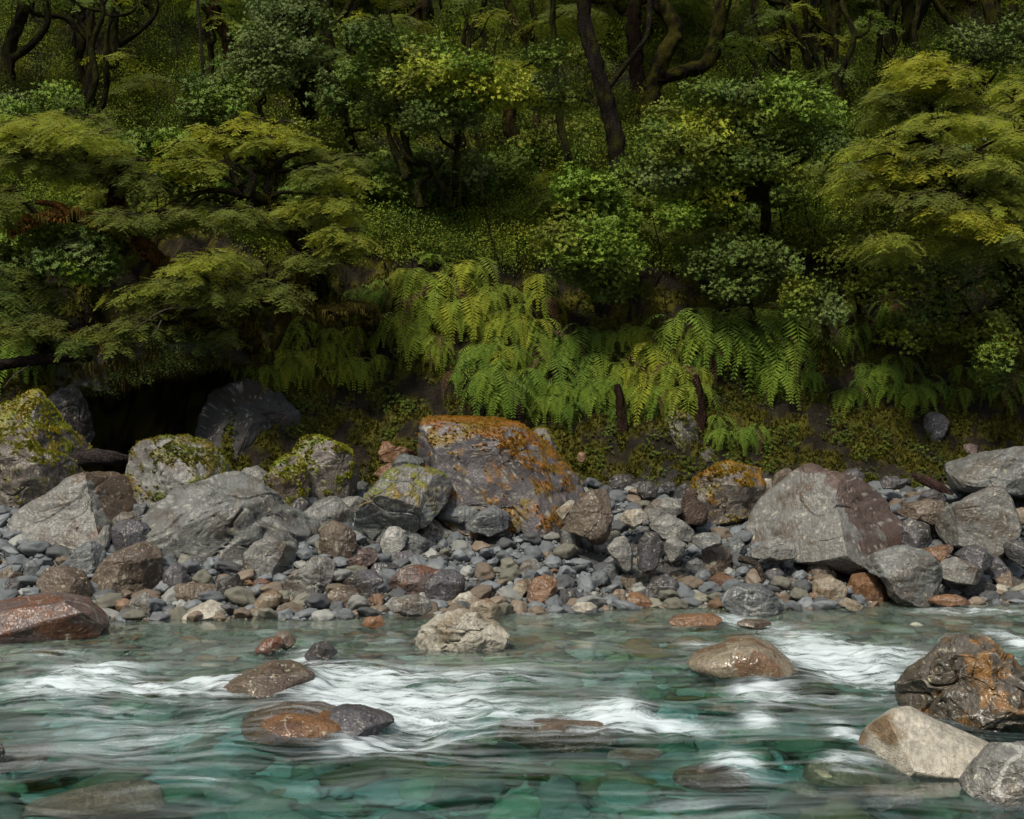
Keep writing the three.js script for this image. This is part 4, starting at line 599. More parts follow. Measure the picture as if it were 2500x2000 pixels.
tree({ name: 'beech_tree', label: 'low leaning beech whose mossy trunks arch down over the ferns', crop: 'L', D: 23.6, hue: 'olive', hang: 220, moss: .8, radii: [.26, .22, .2, .17, .15], green: [.075, .062, .011], trunk: [[1560, 690, .3], [1540, 500, .2], [1520, 400], [1420, 330], [1350, 250]], limbs: [[[1520, 420], [1600, 340, -.1], [1700, 330, -.2], [1765, 400, -.2], [1740, 500, -.1], [1690, 640]], [[1400, 310], [1250, 330, -.2], [1150, 390, -.3], [1000, 390, -.5]]], limbR: [.16, .15, .13, .09],
  pads: [[1320, 60, 220, 50, 'yellow'], [1180, 130, 200, 45, 'yellow'], [1480, 120, 160, 45], [950, 250, 240, 50, 'yellow'], [1130, 200, 180, 45, 'olive'], [830, 310, 160, 40], [1250, 290, 220, 50], [1650, 240, 220, 50], [1100, 330, 200, 40], [950, 370, 150, 35, 'olive'], [1500, 300, 150, 40, 'olive'], [1760, 310, 100, 40]] });
tree({ name: 'beech_tree', label: 'crooked moss-furred trunk hooking out beside the ferns', crop: 'L', D: 23.9, hue: 'olive', hang: 160, moss: .85, radii: [.2, .18, .17, .15, .12], green: [.08, .065, .011], trunk: [[2290, 520, .5], [2260, 400, .2], [2140, 390], [2050, 430], [1960, 430], [1900, 370], [1860, 240], [1870, 120]], pads: [[1900, 60, 160, 45, 'olive'], [2050, 20, 150, 45, 'olive'], [1800, 130, 130, 40]] });
tree({ name: 'beech_tree', label: 'dark low-branched beech with dense small leaves beside the upright lichen-streaked boulder', crop: 'L', D: 24.2, hue: 'green', radii: [.2, .15, .1, .07], trunk: [[270, 700, .4], [260, 560, .2], [200, 420], [150, 250]], pads: [[110, 110, 190, 50, 'olive'], [80, 210, 200, 55], [210, 340, 170, 55], [50, 390, 150, 60], [260, 460, 150, 50, 'olive'], [120, 500, 150, 50, 'olive'], [320, 260, 130, 40, 'olive'], [0, 300, 140, 50], [-40, 160, 130, 50]] });
tree({ name: 'beech_tree', label: 'bent beech bough with rust-coloured moss cushions reaching out over the bank', crop: 'A', D: 23.8, hue: 'olive', hang: 200, moss: .75, green: [.15, .068, .012], radii: [.3, .24, .18, .15, .13, .1], trunk: [[990, 1700, .6], [940, 1560, .3], [800, 1420], [600, 1340, -.2], [420, 1300, -.3], [240, 1310, -.4], [60, 1400, -.5]], limbs: [[[420, 1300, -.3], [320, 1230, -.4], [210, 1220, -.5]]], pads: [[60, 1150, 130, 45], [130, 1230, 120, 35], [20, 1260, 100, 40], [700, 1300, 150, 35, 'olive'], [480, 1420, 130, 35, 'grey']] });
tree({ name: 'beech_tree', label: 'bright golden-green beech spilling its layered crown over the dark bank', crop: 'E', D: 23.6, hue: 'yellow', radii: [.3, .24, .18, .12, .08], trunk: [[2120, 1900, 1.6], [2060, 1500, 1], [1900, 1180, .5], [1700, 1000, .3], [1620, 820]], limbs: [[[1900, 1180, .5], [1700, 1180, .1], [1470, 1140]], [[1900, 1180, .5], [2050, 1100, .2], [2130, 1020]]],
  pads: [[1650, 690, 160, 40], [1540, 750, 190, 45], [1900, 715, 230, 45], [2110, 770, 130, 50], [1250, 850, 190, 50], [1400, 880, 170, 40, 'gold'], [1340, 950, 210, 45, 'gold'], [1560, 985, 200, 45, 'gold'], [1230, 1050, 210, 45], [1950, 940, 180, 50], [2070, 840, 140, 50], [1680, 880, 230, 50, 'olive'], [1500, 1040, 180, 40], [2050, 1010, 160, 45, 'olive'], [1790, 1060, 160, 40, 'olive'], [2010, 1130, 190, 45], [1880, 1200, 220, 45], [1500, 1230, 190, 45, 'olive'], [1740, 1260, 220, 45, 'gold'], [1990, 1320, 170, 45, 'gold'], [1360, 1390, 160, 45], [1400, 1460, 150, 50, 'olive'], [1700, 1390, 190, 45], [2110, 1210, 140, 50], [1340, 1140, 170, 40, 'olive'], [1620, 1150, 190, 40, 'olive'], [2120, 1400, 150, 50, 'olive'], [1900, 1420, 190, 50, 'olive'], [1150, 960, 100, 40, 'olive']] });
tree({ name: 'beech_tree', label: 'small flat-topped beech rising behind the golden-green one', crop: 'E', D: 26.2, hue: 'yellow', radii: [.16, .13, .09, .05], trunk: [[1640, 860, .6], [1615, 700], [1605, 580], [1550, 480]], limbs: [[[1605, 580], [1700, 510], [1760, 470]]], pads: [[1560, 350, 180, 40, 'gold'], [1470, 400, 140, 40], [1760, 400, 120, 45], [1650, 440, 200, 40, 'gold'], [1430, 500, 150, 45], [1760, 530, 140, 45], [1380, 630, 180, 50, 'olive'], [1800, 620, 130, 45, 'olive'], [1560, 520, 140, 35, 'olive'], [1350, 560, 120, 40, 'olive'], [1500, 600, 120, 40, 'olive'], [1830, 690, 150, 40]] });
tree({ name: 'beech_tree', label: 'pale layered beech crown overtopping the golden-green one on its outer side', crop: 'E', D: 25.2, hue: 'yellow', radii: [.16, .13, .09, .05], trunk: [[2190, 900, .6], [2160, 720], [2140, 600], [2100, 520]], pads: [[2060, 495, 150, 45], [2130, 590, 150, 50], [2000, 650, 140, 45, 'olive'], [2180, 680, 120, 50], [2200, 520, 100, 50]] });

// -- broad-leaved bushes and small trees
tree({ name: 'broadleaf_tree', label: 'tall sunlit broad-leaved tree with thin curving stems in the middle of the slope', kind: 'broad', fine: 1, density: 210, crop: 'B', D: 26.6, hue: 'green', radii: [.12, .1, .08, .05], trunk: [[750, 1320, .3], [770, 1080], [780, 900], [800, 700]], limbs: [[[740, 1250], [660, 1080, -.1], [620, 1000, -.2], [490, 960, -.2], [400, 800, -.1]], [[560, 1250], [550, 1120], [640, 1020, -.1], [700, 960, -.2]], [[470, 1080], [480, 900], [430, 700], [400, 560]], [[480, 1060], [380, 850], [360, 740]]],
  pads: [[330, 300, 150, 70], [450, 380, 180, 80, 'olive'], [650, 330, 120, 60, 'fresh'], [650, 470, 200, 70, 'yellow'], [850, 430, 150, 70, 'fresh'], [1000, 510, 180, 60, 'yellow'], [1110, 590, 150, 50, 'yellow'], [800, 570, 200, 55, 'olive'], [500, 540, 200, 75, 'olive'], [260, 480, 150, 90], [700, 660, 200, 55], [830, 740, 90, 50, 'grey'], [250, 220, 150, 60, 'ivy'], [900, 560, 150, 50, 'yellow'], [1250, 560, 150, 70, 'grey'], [1380, 620, 120, 60, 'olive'], [1330, 350, 110, 60], [350, 700, 150, 60, 'ivy'], [560, 740, 140, 60, 'ivy']] });
tree({ name: 'broadleaf_bush', label: 'rounded glossy bush shining pale green above the hanging ferns', kind: 'broad', fine: 1, crop: 'B', D: 25.3, hue: 'fresh', radii: [.07, .06, .05, .03], trunk: [[1600, 1800, .5], [1580, 1650], [1560, 1500], [1550, 1420]], density: 190, pads: [[1400, 1430, 170, 90, 'olive'], [1600, 1420, 150, 80], [1700, 1370, 120, 60], [1520, 1540, 190, 80], [1720, 1540, 170, 90], [1620, 1660, 190, 70, 'green'], [1760, 1640, 120, 60, 'green'], [1480, 1640, 140, 60, 'ivy'], [1320, 1500, 90, 60, 'olive'], [1700, 1760, 150, 50, 'ivy']] });
tree({ name: 'broadleaf_bush', label: 'slim sapling with a tuft of bright leaves above the rounded glossy bush', kind: 'broad', crop: 'B', D: 25.8, hue: 'fresh', radii: [.04, .03, .025, .015], trunk: [[1560, 1420, .4], [1590, 1300], [1600, 1200], [1560, 1110]], pads: [[1480, 1090, 90, 50], [1600, 1130, 110, 45], [1680, 1170, 80, 50], [1420, 1160, 70, 40], [1690, 1240, 60, 35, 'green']] });
tree({ name: 'broadleaf_bush', label: 'wide glossy-leaved bush bulging from the slope between the mossy trunks', kind: 'broad', fine: 1, crop: 'E', D: 25.6, hue: 'green', radii: [.14, .12, .09, .05], trunk: [[640, 1500, .5], [640, 1150], [600, 950], [560, 750]], density: 165, limbs: [[[640, 1150], [350, 1000, -.2], [200, 900, -.3]], [[640, 1100], [900, 900, -.1], [930, 800]]],
  pads: [[80, 700, 120, 70, 'olive'], [250, 770, 180, 70, 'yellow'], [450, 720, 180, 70, 'olive'], [650, 640, 150, 70], [850, 640, 200, 80, 'fresh'], [1010, 720, 120, 70, 'fresh'], [150, 900, 190, 80, 'olive'], [360, 880, 200, 70, 'olive'], [600, 850, 190, 80, 'ivy'], [850, 820, 190, 80], [90, 1050, 180, 80, 'grey'], [350, 1050, 150, 60], [600, 1020, 150, 50], [780, 1040, 90, 35, 'olive'], [200, 1200, 180, 70, 'fresh'], [330, 1180, 120, 50, 'yellow'], [110, 1280, 110, 50, 'fresh'], [500, 590, 190, 55, 'ivy'], [300, 560, 150, 45], [750, 520, 110, 45, 'fresh'], [980, 880, 120, 80, 'ivy'], [40, 800, 120, 80, 'green'], [560, 960, 120, 60, 'ivy']] });
tree({ name: 'broadleaf_tree', label: 'silvery grey-leaved tree on the slope above the golden-topped beech', kind: 'broad', fine: 1, crop: 'A', D: 28.2, hue: 'grey', radii: [.2, .17, .14, .1], trunk: [[1880, 760], [1850, 560], [1880, 300], [1820, 80], [1800, -100]], limbs: [[[1860, 620], [1700, 480], [1640, 400]], [[1850, 560], [1780, 380], [1690, 350]]], pads: [[1700, 140, 190, 90], [1580, 290, 180, 90], [1760, 330, 180, 80], [1500, 420, 150, 70], [1640, 500, 150, 60], [1620, 100, 120, 60], [1870, 120, 120, 60, 'ivy'], [1480, 240, 100, 60, 'green'], [1840, 450, 130, 60, 'ivy']] });
tree({ name: 'broadleaf_bush', label: 'grey-green bush on the slope below the silvery tree', kind: 'broad', crop: 'A', D: 27, hue: 'grey', radii: [.06, .05, .04, .03], trunk: [[2080, 760], [2070, 650], [2060, 560]], pads: [[2050, 540, 110, 90], [2090, 440, 80, 60, 'green'], [2010, 630, 90, 60, 'ivy']] });
tree({ name: 'broadleaf_bush', label: 'dark leafy bush filling the gap between the two left-hand beech crowns'.replace('left-hand ', 'rusty and golden '), kind: 'broad', crop: 'A', D: 26.4, hue: 'green', radii: [.06, .05, .04, .03], trunk: [[1280, 860], [1280, 760], [1270, 680]], pads: [[1300, 650, 150, 80], [1240, 560, 130, 60, 'ivy'], [1380, 560, 120, 70], [1180, 720, 100, 60, 'ivy']] });
tree({ name: 'broadleaf_bush', label: 'vivid green bush between the rusty-boughed beech and the golden-topped beech', kind: 'broad', crop: 'A', D: 25, hue: 'fresh', radii: [.05, .04, .03, .02], trunk: [[1000, 1150], [1010, 1040], [1000, 960]], pads: [[1040, 880, 130, 45], [980, 960, 100, 50], [1060, 1050, 90, 50, 'green'], [880, 880, 80, 50, 'green'], [960, 1100, 90, 40, 'ivy']] });
tree({ name: 'broadleaf_bush', label: 'bright green young beech clump behind the rusty-boughed beech', kind: 'broad', fine: 1, crop: 'A', D: 26.2, hue: 'fresh', radii: [.05, .04, .03, .02], trunk: [[350, 760], [345, 680], [340, 620]], pads: [[340, 610, 110, 55], [420, 650, 80, 40, 'green'], [270, 640, 70, 40, 'green']] });
tree({ name: 'broadleaf_bush', label: 'leafy mid-green bush under the bent mossy bough', kind: 'broad', crop: 'A', D: 24.4, hue: 'green', radii: [.06, .05, .04, .02], trunk: [[250, 1750], [240, 1600], [220, 1460]], pads: [[250, 1380, 140, 55, 'green'], [140, 1490, 170, 55, 'fresh'], [330, 1500, 120, 60, 'ivy'], [60, 1560, 100, 50, 'ivy'], [300, 1600, 120, 55, 'ivy']] });
tree({ name: 'broadleaf_bush', label: 'silvery glinting bush beside the bent mossy bough trunk', kind: 'broad', crop: 'A', D: 24.2, hue: 'grey', radii: [.05, .04, .03, .02], trunk: [[580, 1850], [570, 1740], [560, 1620]], pads: [[540, 1590, 100, 65], [620, 1480, 100, 50, 'ivy'], [480, 1660, 90, 50, 'fresh'], [660, 1620, 80, 60, 'ivy']] });
tree({ name: 'broadleaf_bush', label: 'dark leafy bush in the top corner beside the forked mossy trunk', kind: 'broad', fine: 1, crop: 'E', D: 28, hue: 'ivy', radii: [.06, .05, .04, .02], trunk: [[1880, 480], [1860, 380], [1850, 300]], pads: [[1850, 270, 150, 90, 'grey'], [1990, 330, 110, 80], [2100, 260, 120, 140], [1740, 290, 90, 60, 'green']] });
tree({ name: 'broadleaf_bush', label: 'thin drooping bush with fine leaves hanging beside the golden-green beech', kind: 'broad', fine: 1, crop: 'N', D: 24.2, hue: 'olive', radii: [.04, .03, .03, .02], trunk: [[1980, 850, .4], [1900, 600], [1880, 450], [1800, 320]], pads: [[1980, 480, 90, 70], [2040, 580, 100, 80], [1960, 680, 80, 80, 'green'], [1990, 780, 80, 60, 'ivy']] });
tree({ name: 'broadleaf_bush', label: 'blue-green bush deep in the shade below the wide glossy bush', kind: 'broad', fine: 1, crop: 'N', D: 25, hue: 'grey', radii: [.04, .03, .03, .02], trunk: [[1000, 560, .4], [990, 450], [980, 350]], pads: [[980, 290, 70, 60, 'ivy'], [1010, 400, 90, 60, 'grey'], [840, 280, 90, 60, 'olive'], [830, 380, 60, 50, 'green']] });

// dark thickets under the golden-green beech; last bush added to darken an open void
[['gloomy thicket of small dark leaves under the golden-green beech', [[1150, 60, 170, 70], [1350, 150, 190, 80], [1250, 260, 160, 70], [1480, 260, 170, 80]]], ['black-green bush draping the shaded bank beside the dim ferns', [[1650, 170, 190, 80], [1850, 220, 190, 90], [1700, 340, 180, 80], [1560, 420, 150, 60]]], ['dark leafy thicket hanging at the end of the shaded bank', [[2080, 150, 170, 100], [2120, 330, 150, 100], [1500, 560, 140, 50], [1700, 520, 140, 60]]], ['dark bush added to darken the void under the wide glossy bush', [[520, 60, 200, 90], [300, 120, 170, 80], [700, 130, 170, 80], [480, 260, 160, 70]]]].forEach(([label, pads], k) => tree({ name: 'thicket', label, kind: 'broad', fine: 1, crop: 'N', D: 25, hue: 'ivy', density: 80, radii: [.06, .05, .04, .02], trunk: [[pads[0][0] + 60, 520], [pads[0][0] + 30, 300], [pads[0][0], 120]], pads: pads.map(p => [...p, k % 2 ? 'ivy' : 'olive', .2]) }));

tree({ name: 'beech_tree', label: 'low moss-draped boughs trailing over the mouth of the black hollow', crop: 'L', D: 24, hue: 'olive', density: 80, hang: 260, moss: .8, radii: [.14, .11, .09, .06], green: [.075, .06, .011], trunk: [[1480, 560, .4], [1250, 480, .1], [950, 500], [700, 530], [480, 560, -.1]], limbs: [[[950, 500], [900, 580, -.1], [820, 660, -.1]], [[1250, 480], [1200, 580], [1120, 640]]], pads: [[620, 520, 150, 40], [850, 470, 160, 35], [1080, 480, 170, 35], [480, 600, 110, 35, 'green'], [750, 610, 120, 30], [1250, 580, 130, 35, 'green'], [980, 590, 110, 30, 'green'], [1400, 520, 120, 35]] });
// ---------- forest on the slope ----------
const K = 1.15955, at2 = (x, y, D) => W(x * K, y * K, D);
function forestTree(o) {
  const seed = ++treeSeed, r = rngOf(seed), p0 = o.pts[0], D = o.D ?? rayGround(p0[0] * K, p0[1] * K, 24, 60), P = o.pts.map(([x, y], k) => at2(x + (k ? (r() - .5) * o.w * .5 : 0), y, D + (r() - .5) * .3)), base = P[0].clone(), gy = ground(base.x, D); base.y = gy;
  P.unshift(V(base.x, gy - .2, base.z));
  const t = thing('forest_tree', base, o.label, 'tree', o.group), loc = v => v.clone().sub(base), tp = P.map(loc), R = o.w / 2 * .85 * K / F * D, opt = { seg: 12, seed, moss: o.moss ?? .62, knob: .22, bark: (o.bark || [.045, .037, .028]).map(v => v * .4), green: o.green || [.052, .054, .011] };
  const top = o.short ? tp[tp.length - 1].clone().add(V(.1, .25, 0)) : tp[tp.length - 1].clone().add(V((r() - .5) * 1.2, 2.6 + r() * 1.5, (r() - .5) * 1.5)); tp.push(top);
  meshOf('trunk', limbGeo(tp, [R * 1.5, R * 1.1, R, R * .95, R * .85, R * .5], opt), barkMat, t);
  const ends = [top];
  for (const [w, ...l] of o.limbs || []) { const q = l.map(([x, y], k) => loc(at2(x, y, D - k * .12))), e = q[q.length - 1].clone().add(V((r() - .5), 1.6, (r() - .5))); q.push(e); ends.push(e); meshOf('limb', limbGeo(q, [w / 2, w / 2.1, w / 2.4, w / 4].map(v => v * K / F * D), opt), barkMat, t); }
  const items = [];
  for (let k = 0; k < (o.short ? 0 : o.crown ?? 4); k++) { const e = ends[k % ends.length], a = r() * 6.283, d = .5 + r() * 2.4, c = e.clone().add(V(Math.cos(a) * d, .6 + r() * 3.2, Math.sin(a) * d)); padItems(items, r, c, .8 + r() * .7, .3, HUE.olive, 60); meshOf('limb', limbGeo(bend(e, c, r, .2), [R * .35, R * .2, .015], { ...opt, seg: 6 }), barkMat, t); }
  for (const [x, y, rx, ry, hue, dd] of o.pads || []) { const Dp = D + (dd ?? -.6), c = loc(at2(x, y, Dp)), Rr = rx * K / F * Dp; padItems(items, r, c, Rr, ry * K / F * Dp, HUE[hue], Math.round(70 * Rr * Rr * 2.7 + 20)); let near = tp[1], bd = 1e9; for (const q of tp.slice(1)) { const d = q.distanceTo(c); if (d < bd) { bd = d; near = q; } } meshOf('limb', limbGeo(bend(near, c, r, .25), [R * .4, R * .25, .02], { ...opt, seg: 6 }), barkMat, t); }
  foliage(t, 'crown', beechFarG, beechMat, items);
  if (o.hang) hangMoss(t, tp, r, o.hang);
  return t;
}
const FT = (label, w, pts, o = {}) => forestTree({ label, w, pts, ...o });
FT('mossy tree at the dark margin, its trunk leaning outwards above the rusty-boughed beech', 30, [[48, 258], [15, 175], [22, 90], [48, 20], [40, -50]], { limbs: [[16, [18, 130], [70, 90], [100, 40]]], hang: 30 });
FT('straight dark trunk with a bough crossing to the leaning marginal tree', 20, [[190, 262], [190, 150], [196, 60], [180, -50]], { limbs: [[12, [192, 90], [140, 40], [60, 20]], [10, [190, 80], [160, 30], [150, -10]]] });
FT('slender dark trunk with layered foliage, next to the straight dark trunk', 20, [[262, 220], [245, 140], [240, 60], [258, -40]], { limbs: [[10, [245, 100], [300, 60], [330, 20]]], pads: [[230, 230, 60, 14, 'olive', -1], [300, 170, 70, 14, 'olive', -.8]] });
FT('stout mossy trunk with brown moss cushions and a bough leaning over it', 28, [[480, 240], [485, 170], [475, 95], [462, 30], [455, -50]], { green: [.075, .045, .011], moss: .6, limbs: [[18, [492, 130], [470, 70], [430, 10], [420, -20]]], hang: 60 });
FT('thin pale-barked pole of a tree below the stout mossy trunk', 8, [[445, 330], [432, 220], [425, 130], [420, 40]], { bark: [.14, .12, .09], moss: .2, crown: 4 });
FT('broad black trunk behind the silvery grey-leaved tree', 38, [[705, 260], [695, 150], [690, 60], [688, -50]], { limbs: [[14, [696, 150], [650, 100], [640, 50]], [16, [692, 70], [730, 20], [745, -20]]] });
FT('twin dark trunk close behind the broad black trunk', 26, [[742, 215], [735, 130], [738, 60], [735, -40]]);
FT('short ragged mossy trunk at the top of the sunlit broad-leaved tree', 36, [[905, 140], [908, 80], [902, 20], [900, -40]], { green: [.07, .055, .012], moss: .65, hang: 40, pads: [[845, 40, 55, 16, 'olive', -1], [820, 75, 50, 14, 'olive', -.6]] });
FT('thin bowed tree with a bare arching top', 10, [[1030, 175], [1022, 100], [1000, 40], [985, 20], [975, -10]], { crown: 2, limbs: [[7, [1005, 45], [960, 25], [930, 18]]], pads: [[980, 120, 70, 14, 'yellow', 1], [960, 90, 70, 12, 'yellow', 1.4]] });
FT('bent mossy tree forking beside the thin bowed one', 22, [[1105, 215], [1132, 150], [1110, 90], [1082, 35], [1062, -40]], { green: [.07, .065, .012], limbs: [[12, [1112, 100], [1125, 50], [1118, -10]]], pads: [[1190, 25, 80, 14, 'olive', -.5]] });
FT('squat orange-mossed tree bole in the gap below the bent mossy tree', 34, [[1085, 390], [1090, 320], [1080, 260], [1088, 200]], { green: [.075, .055, .012], moss: .8, short: 1, hang: 40 });
FT('pair-stemmed brown tree bole beside the squat orange-mossed one', 20, [[1128, 375], [1122, 300], [1128, 230], [1120, 150]], { green: [.06, .05, .012], short: 1 });
FT('tall lichen-barked trunk leaning across the middle of the forest', 36, [[1308, 400], [1285, 280], [1262, 150], [1238, 40], [1228, -60]], { bark: [.075, .06, .048], moss: .38, limbs: [[12, [1270, 200], [1330, 120], [1360, 80]]] });
FT('reddish-barked straight trunk behind the tall lichen-barked one', 34, [[1345, 240], [1338, 130], [1332, 60], [1336, -40]], { bark: [.09, .05, .038], moss: .3 });
FT('S-curved mossy trunk throwing out a heavy elbowed bough', 38, [[1348, 300], [1368, 190], [1400, 115], [1420, 60], [1392, 0], [1386, -60]], { moss: .6, green: [.085, .078, .013], limbs: [[30, [1382, 168], [1440, 150], [1490, 132], [1512, 60], [1520, -50]]], hang: 60 });
FT('dark forked tree just behind the elbowed bough', 22, [[1590, 225], [1610, 135], [1642, 50], [1668, -30]], { limbs: [[16, [1606, 145], [1590, 70], [1586, -20]], [10, [1600, 150], [1560, 100], [1525, 90]]] });
FT('short knobbly dark trunk with upturned stubs', 26, [[1638, 240], [1648, 165], [1634, 118], [1662, 88], [1705, 55]], { limbs: [[14, [1640, 135], [1622, 105], [1610, 80]]], crown: 2 });
FT('upright Y-forked mossy trunk on the upper slope', 28, [[1762, 265], [1772, 205], [1748, 135], [1756, 60], [1768, -50]], { green: [.085, .08, .014], limbs: [[20, [1748, 105], [1722, 45], [1680, 0], [1655, -40]], [8, [1756, 90], [1800, 60], [1850, 40]]], hang: 40 });
FT('thin dark stem half hidden behind the Y-forked trunk', 13, [[1842, 210], [1846, 150], [1852, 90], [1850, -20]], { crown: 2 });
FT('dark trunk with a raised side bough near the flat-topped small beech', 30, [[1928, 160], [1912, 85], [1906, 20], [1902, -50]], { limbs: [[18, [1925, 60], [1950, 5], [1965, -40]]], hang: 40 });
FT('slim pale-flecked trunk beside the dark side-boughed one', 15, [[1976, 120], [1971, 50], [1969, -40]], { bark: [.09, .08, .06], crown: 2 });
FT('massive forked mossy trunk above the pale layered beech', 34, [[2090, 225], [2100, 135], [2096, 65], [2080, 10], [2074, -50]], { green: [.085, .08, .014], limbs: [[16, [2086, 132], [2042, 82], [1990, 32], [1955, -30]], [20, [2106, 90], [2130, 30], [2142, -40]]], hang: 50 });
FT('mid-slope leaning dark stem behind the slim sapling', 18, [[1240, 470], [1205, 400], [1195, 320], [1180, 250]], { crown: 2 });
{
  const r = rngOf(4242);
  for (let k = 0; k < 84; k++) {
    const D = 35.5 + 18 * Math.pow(r(), 1.2), x = (r() - .5) * D * 1.1, h = 2.5 + r() * 5, R = .07 + r() * .13, base = V(x, ground(x, D), -D);
    const t = thing('hillside_tree', base, 'dark mossy beech crowded on the shaded hillside behind the traced trunks'.replace('traced', 'nearer'), 'tree', 'trees crowding the upper hillside');
    const tp = [V(0, -.2, 0), V((r() - .5) * .6, h * .33, (r() - .5) * .4), V((r() - .5) * 1.4, h * .66, (r() - .5) * .8), V((r() - .5) * 2.2, h, (r() - .5))], opt = { seg: 8, seed: k, moss: .5, knob: .16, bark: [.045, .036, .028], green: [.075, .068, .012] };
    meshOf('trunk', limbGeo(tp, [R * 1.4, R, R * .8, R * .4], opt), barkMat, t);
    const curve = new THREE.CatmullRomCurve3(tp), items = [], hue = [HUE.olive, HUE.olive, HUE.green, HUE.yellow, HUE.yellow][Math.floor(r() * 5)];
    for (let q = 0; q < 11; q++) { const f = .15 + .85 * r(), e = curve.getPointAt(f), a = r() * 6.283, d = .5 + r() * 1.7, c = e.clone().add(V(Math.cos(a) * d, r() * .8 - .2, Math.sin(a) * d)); padItems(items, r, c, .7 + r() * .7, .22, hue, 75); if (q < 6) meshOf('limb', limbGeo(bend(e, c, r, .3), [R * .45, R * .25, .015], { ...opt, seg: 5 }), barkMat, t); }
    foliage(t, 'crown', beechFarG, beechMat, items);
  }
  for (let k = 0; k < 34; k++) {
    const D = 28.5 + 6 * r(), x = (r() - .5) * D * .88; if (x / D > .085 && x / D < .2) continue; const base = V(x, ground(x, D), -D), h = 3 + r() * 3, R = .045 + r() * .07, t = thing('crooked_tree', base, 'thin crooked mossy stem twisting up between the larger trunks', 'tree', 'thin crooked stems on the upper slope'), tp = [V(0, -.2, 0)], opt = { seg: 7, seed: k, moss: .6, knob: .25, bark: [.02, .016, .012], green: [.055, .055, .011] };
    for (let q = 1; q <= 6; q++) tp.push(V(tp[q - 1].x + (r() - .5) * .7, h * q / 6, tp[q - 1].z + (r() - .5) * .3)); meshOf('trunk', limbGeo(tp, [R * 1.3, R, R, R * .8, R * .5], opt), barkMat, t);
    const items = []; for (let q = 0; q < 3; q++) { const e = tp[3 + Math.floor(r() * 3)], c = e.clone().add(V((r() - .5) * 2.2, .3 + r() * .9, (r() - .5))); meshOf('limb', limbGeo([e, e.clone().lerp(c, .4).add(V((r() - .5) * .4, -.1, 0)), e.clone().lerp(c, .7).add(V((r() - .5) * .4, .15, 0)), c], [R * .7, R * .5, R * .4, .01], { ...opt, seg: 5 }), barkMat, t); padItems(items, r, c, .4 + r() * .4, .12, HUE[['olive', 'yellow', 'green'][q % 3]], q ? 26 : 0); }
    foliage(t, 'crown', beechFarG, beechMat, items);
  }
  // bushes of the understorey
  const kinds = [['fine-leaved dark bush in the understorey of the slope', 'fine-leaved understorey bushes'], ['fresh green broad-leaved bush in the understorey of the slope', 'broad-leaved understorey bushes'], ['young flat-layered beech sapling in the understorey of the slope', 'beech saplings of the understorey']];
  for (let k = 0; k < 66; k++) {
    const D = 26.6 + 3.2 * Math.pow(r(), 1.1), x = (r() - .5) * D * .92, base = V(x, ground(x, D), -D), kd = Math.floor(r() * 3), h = .5 + r() * 1.3, t = thing(kd === 2 ? 'beech_sapling' : 'understorey_bush', base, kinds[kd][0], kd === 2 ? 'sapling' : 'bush', kinds[kd][1]), items = [], top = V((r() - .5) * .5, h, (r() - .5) * .3);
    meshOf('stem', limbGeo(bend(V(0, -.1, 0), top, r, .2), [.04, .03, .015], { seg: 6, seed: k, moss: .4 }), barkMat, t);
    const hue = HUE[[['ivy', 'green', 'green', 'olive'], ['green', 'fresh', 'grey', 'olive'], ['olive', 'olive', 'yellow', 'olive']][kd][Math.floor(r() * 4)]];
    for (let q = 0; q < 4; q++) { const c = V(top.x + (r() - .5) * 1.1, h * (.35 + .75 * r()), top.z + (r() - .5) * .9), R = .3 + r() * .45; if (kd === 2) padItems(items, r, c, R * 1.25, .14, hue, 60); else ballItems(items, r, c, R, R * .65, hue, 85); }
    foliage(t, 'crown', [beechG, broadG, beechG][kd] === beechG && kd === 0 ? broadFineG : kd === 1 ? broadG : beechG, kd === 2 ? beechMat : glossMat, items);
  }
  // undergrowth: past counting
  const items = [], fine = [], HU = [HUE.ivy, HUE.olive, HUE.ivy, HUE.olive, HUE.green];
  for (let k = 0; k < 15000; k++) {
    const D = 25.2 + 26 * Math.pow(r(), 1.5), x = (r() - .5) * D * 1.1, v = D - bankD(x); if (v < 3.1 + (hollow(x) > .4 ? 1.2 : 0)) continue;
    const y = ground(x, D), m = n2(x * .4, D * .4), h = r() * (.25 + 1.5 * Math.max(0, n2(x * .55 + 7, D * .55))); items.push([V(x, y + .1 + h, -D + .1), new THREE.Quaternion().setFromEuler(new THREE.Euler((r() - .5), r() * 6.28, (r() - .5))), .55 + r() * .7, tint(HU[Math.floor(clamp(m * 2.2 + 2.5 + (r() - .5) * 2, 0, 4.99))], r, .5)]);
  }
  const U = new THREE.Group(); U.name = 'undergrowth'; tag(U, 'dense leafy undergrowth covering the forest slope', 'undergrowth', null, 'stuff'); scene.add(U);
  foliage(U, 'leaves', clumpG, dullMat, items);
  // thin bare twigs and saplings among it
  const tw = []; for (let k = 0; k < 260; k++) { const D = 25.6 + 9 * r(), x = (r() - .5) * D * .9, a = V(x, ground(x, D), -D), h = .8 + r() * 2.2; tw.push(limbGeo(bend(a, a.clone().add(V((r() - .5) * 1.1, h, (r() - .3) * .7)), r, .18), [.018 + r() * .02, .012, .004], { seg: 4, seed: k, moss: .3, bark: [.07, .055, .04] })); }
  tag(meshOf('bare_stems', mergeGeometries(tw), barkMat), 'thin bare stems standing in the undergrowth', 'stems', null, 'stuff');
  // carpet of moss and small herbs on the bank
  const mi = [], hi = [];
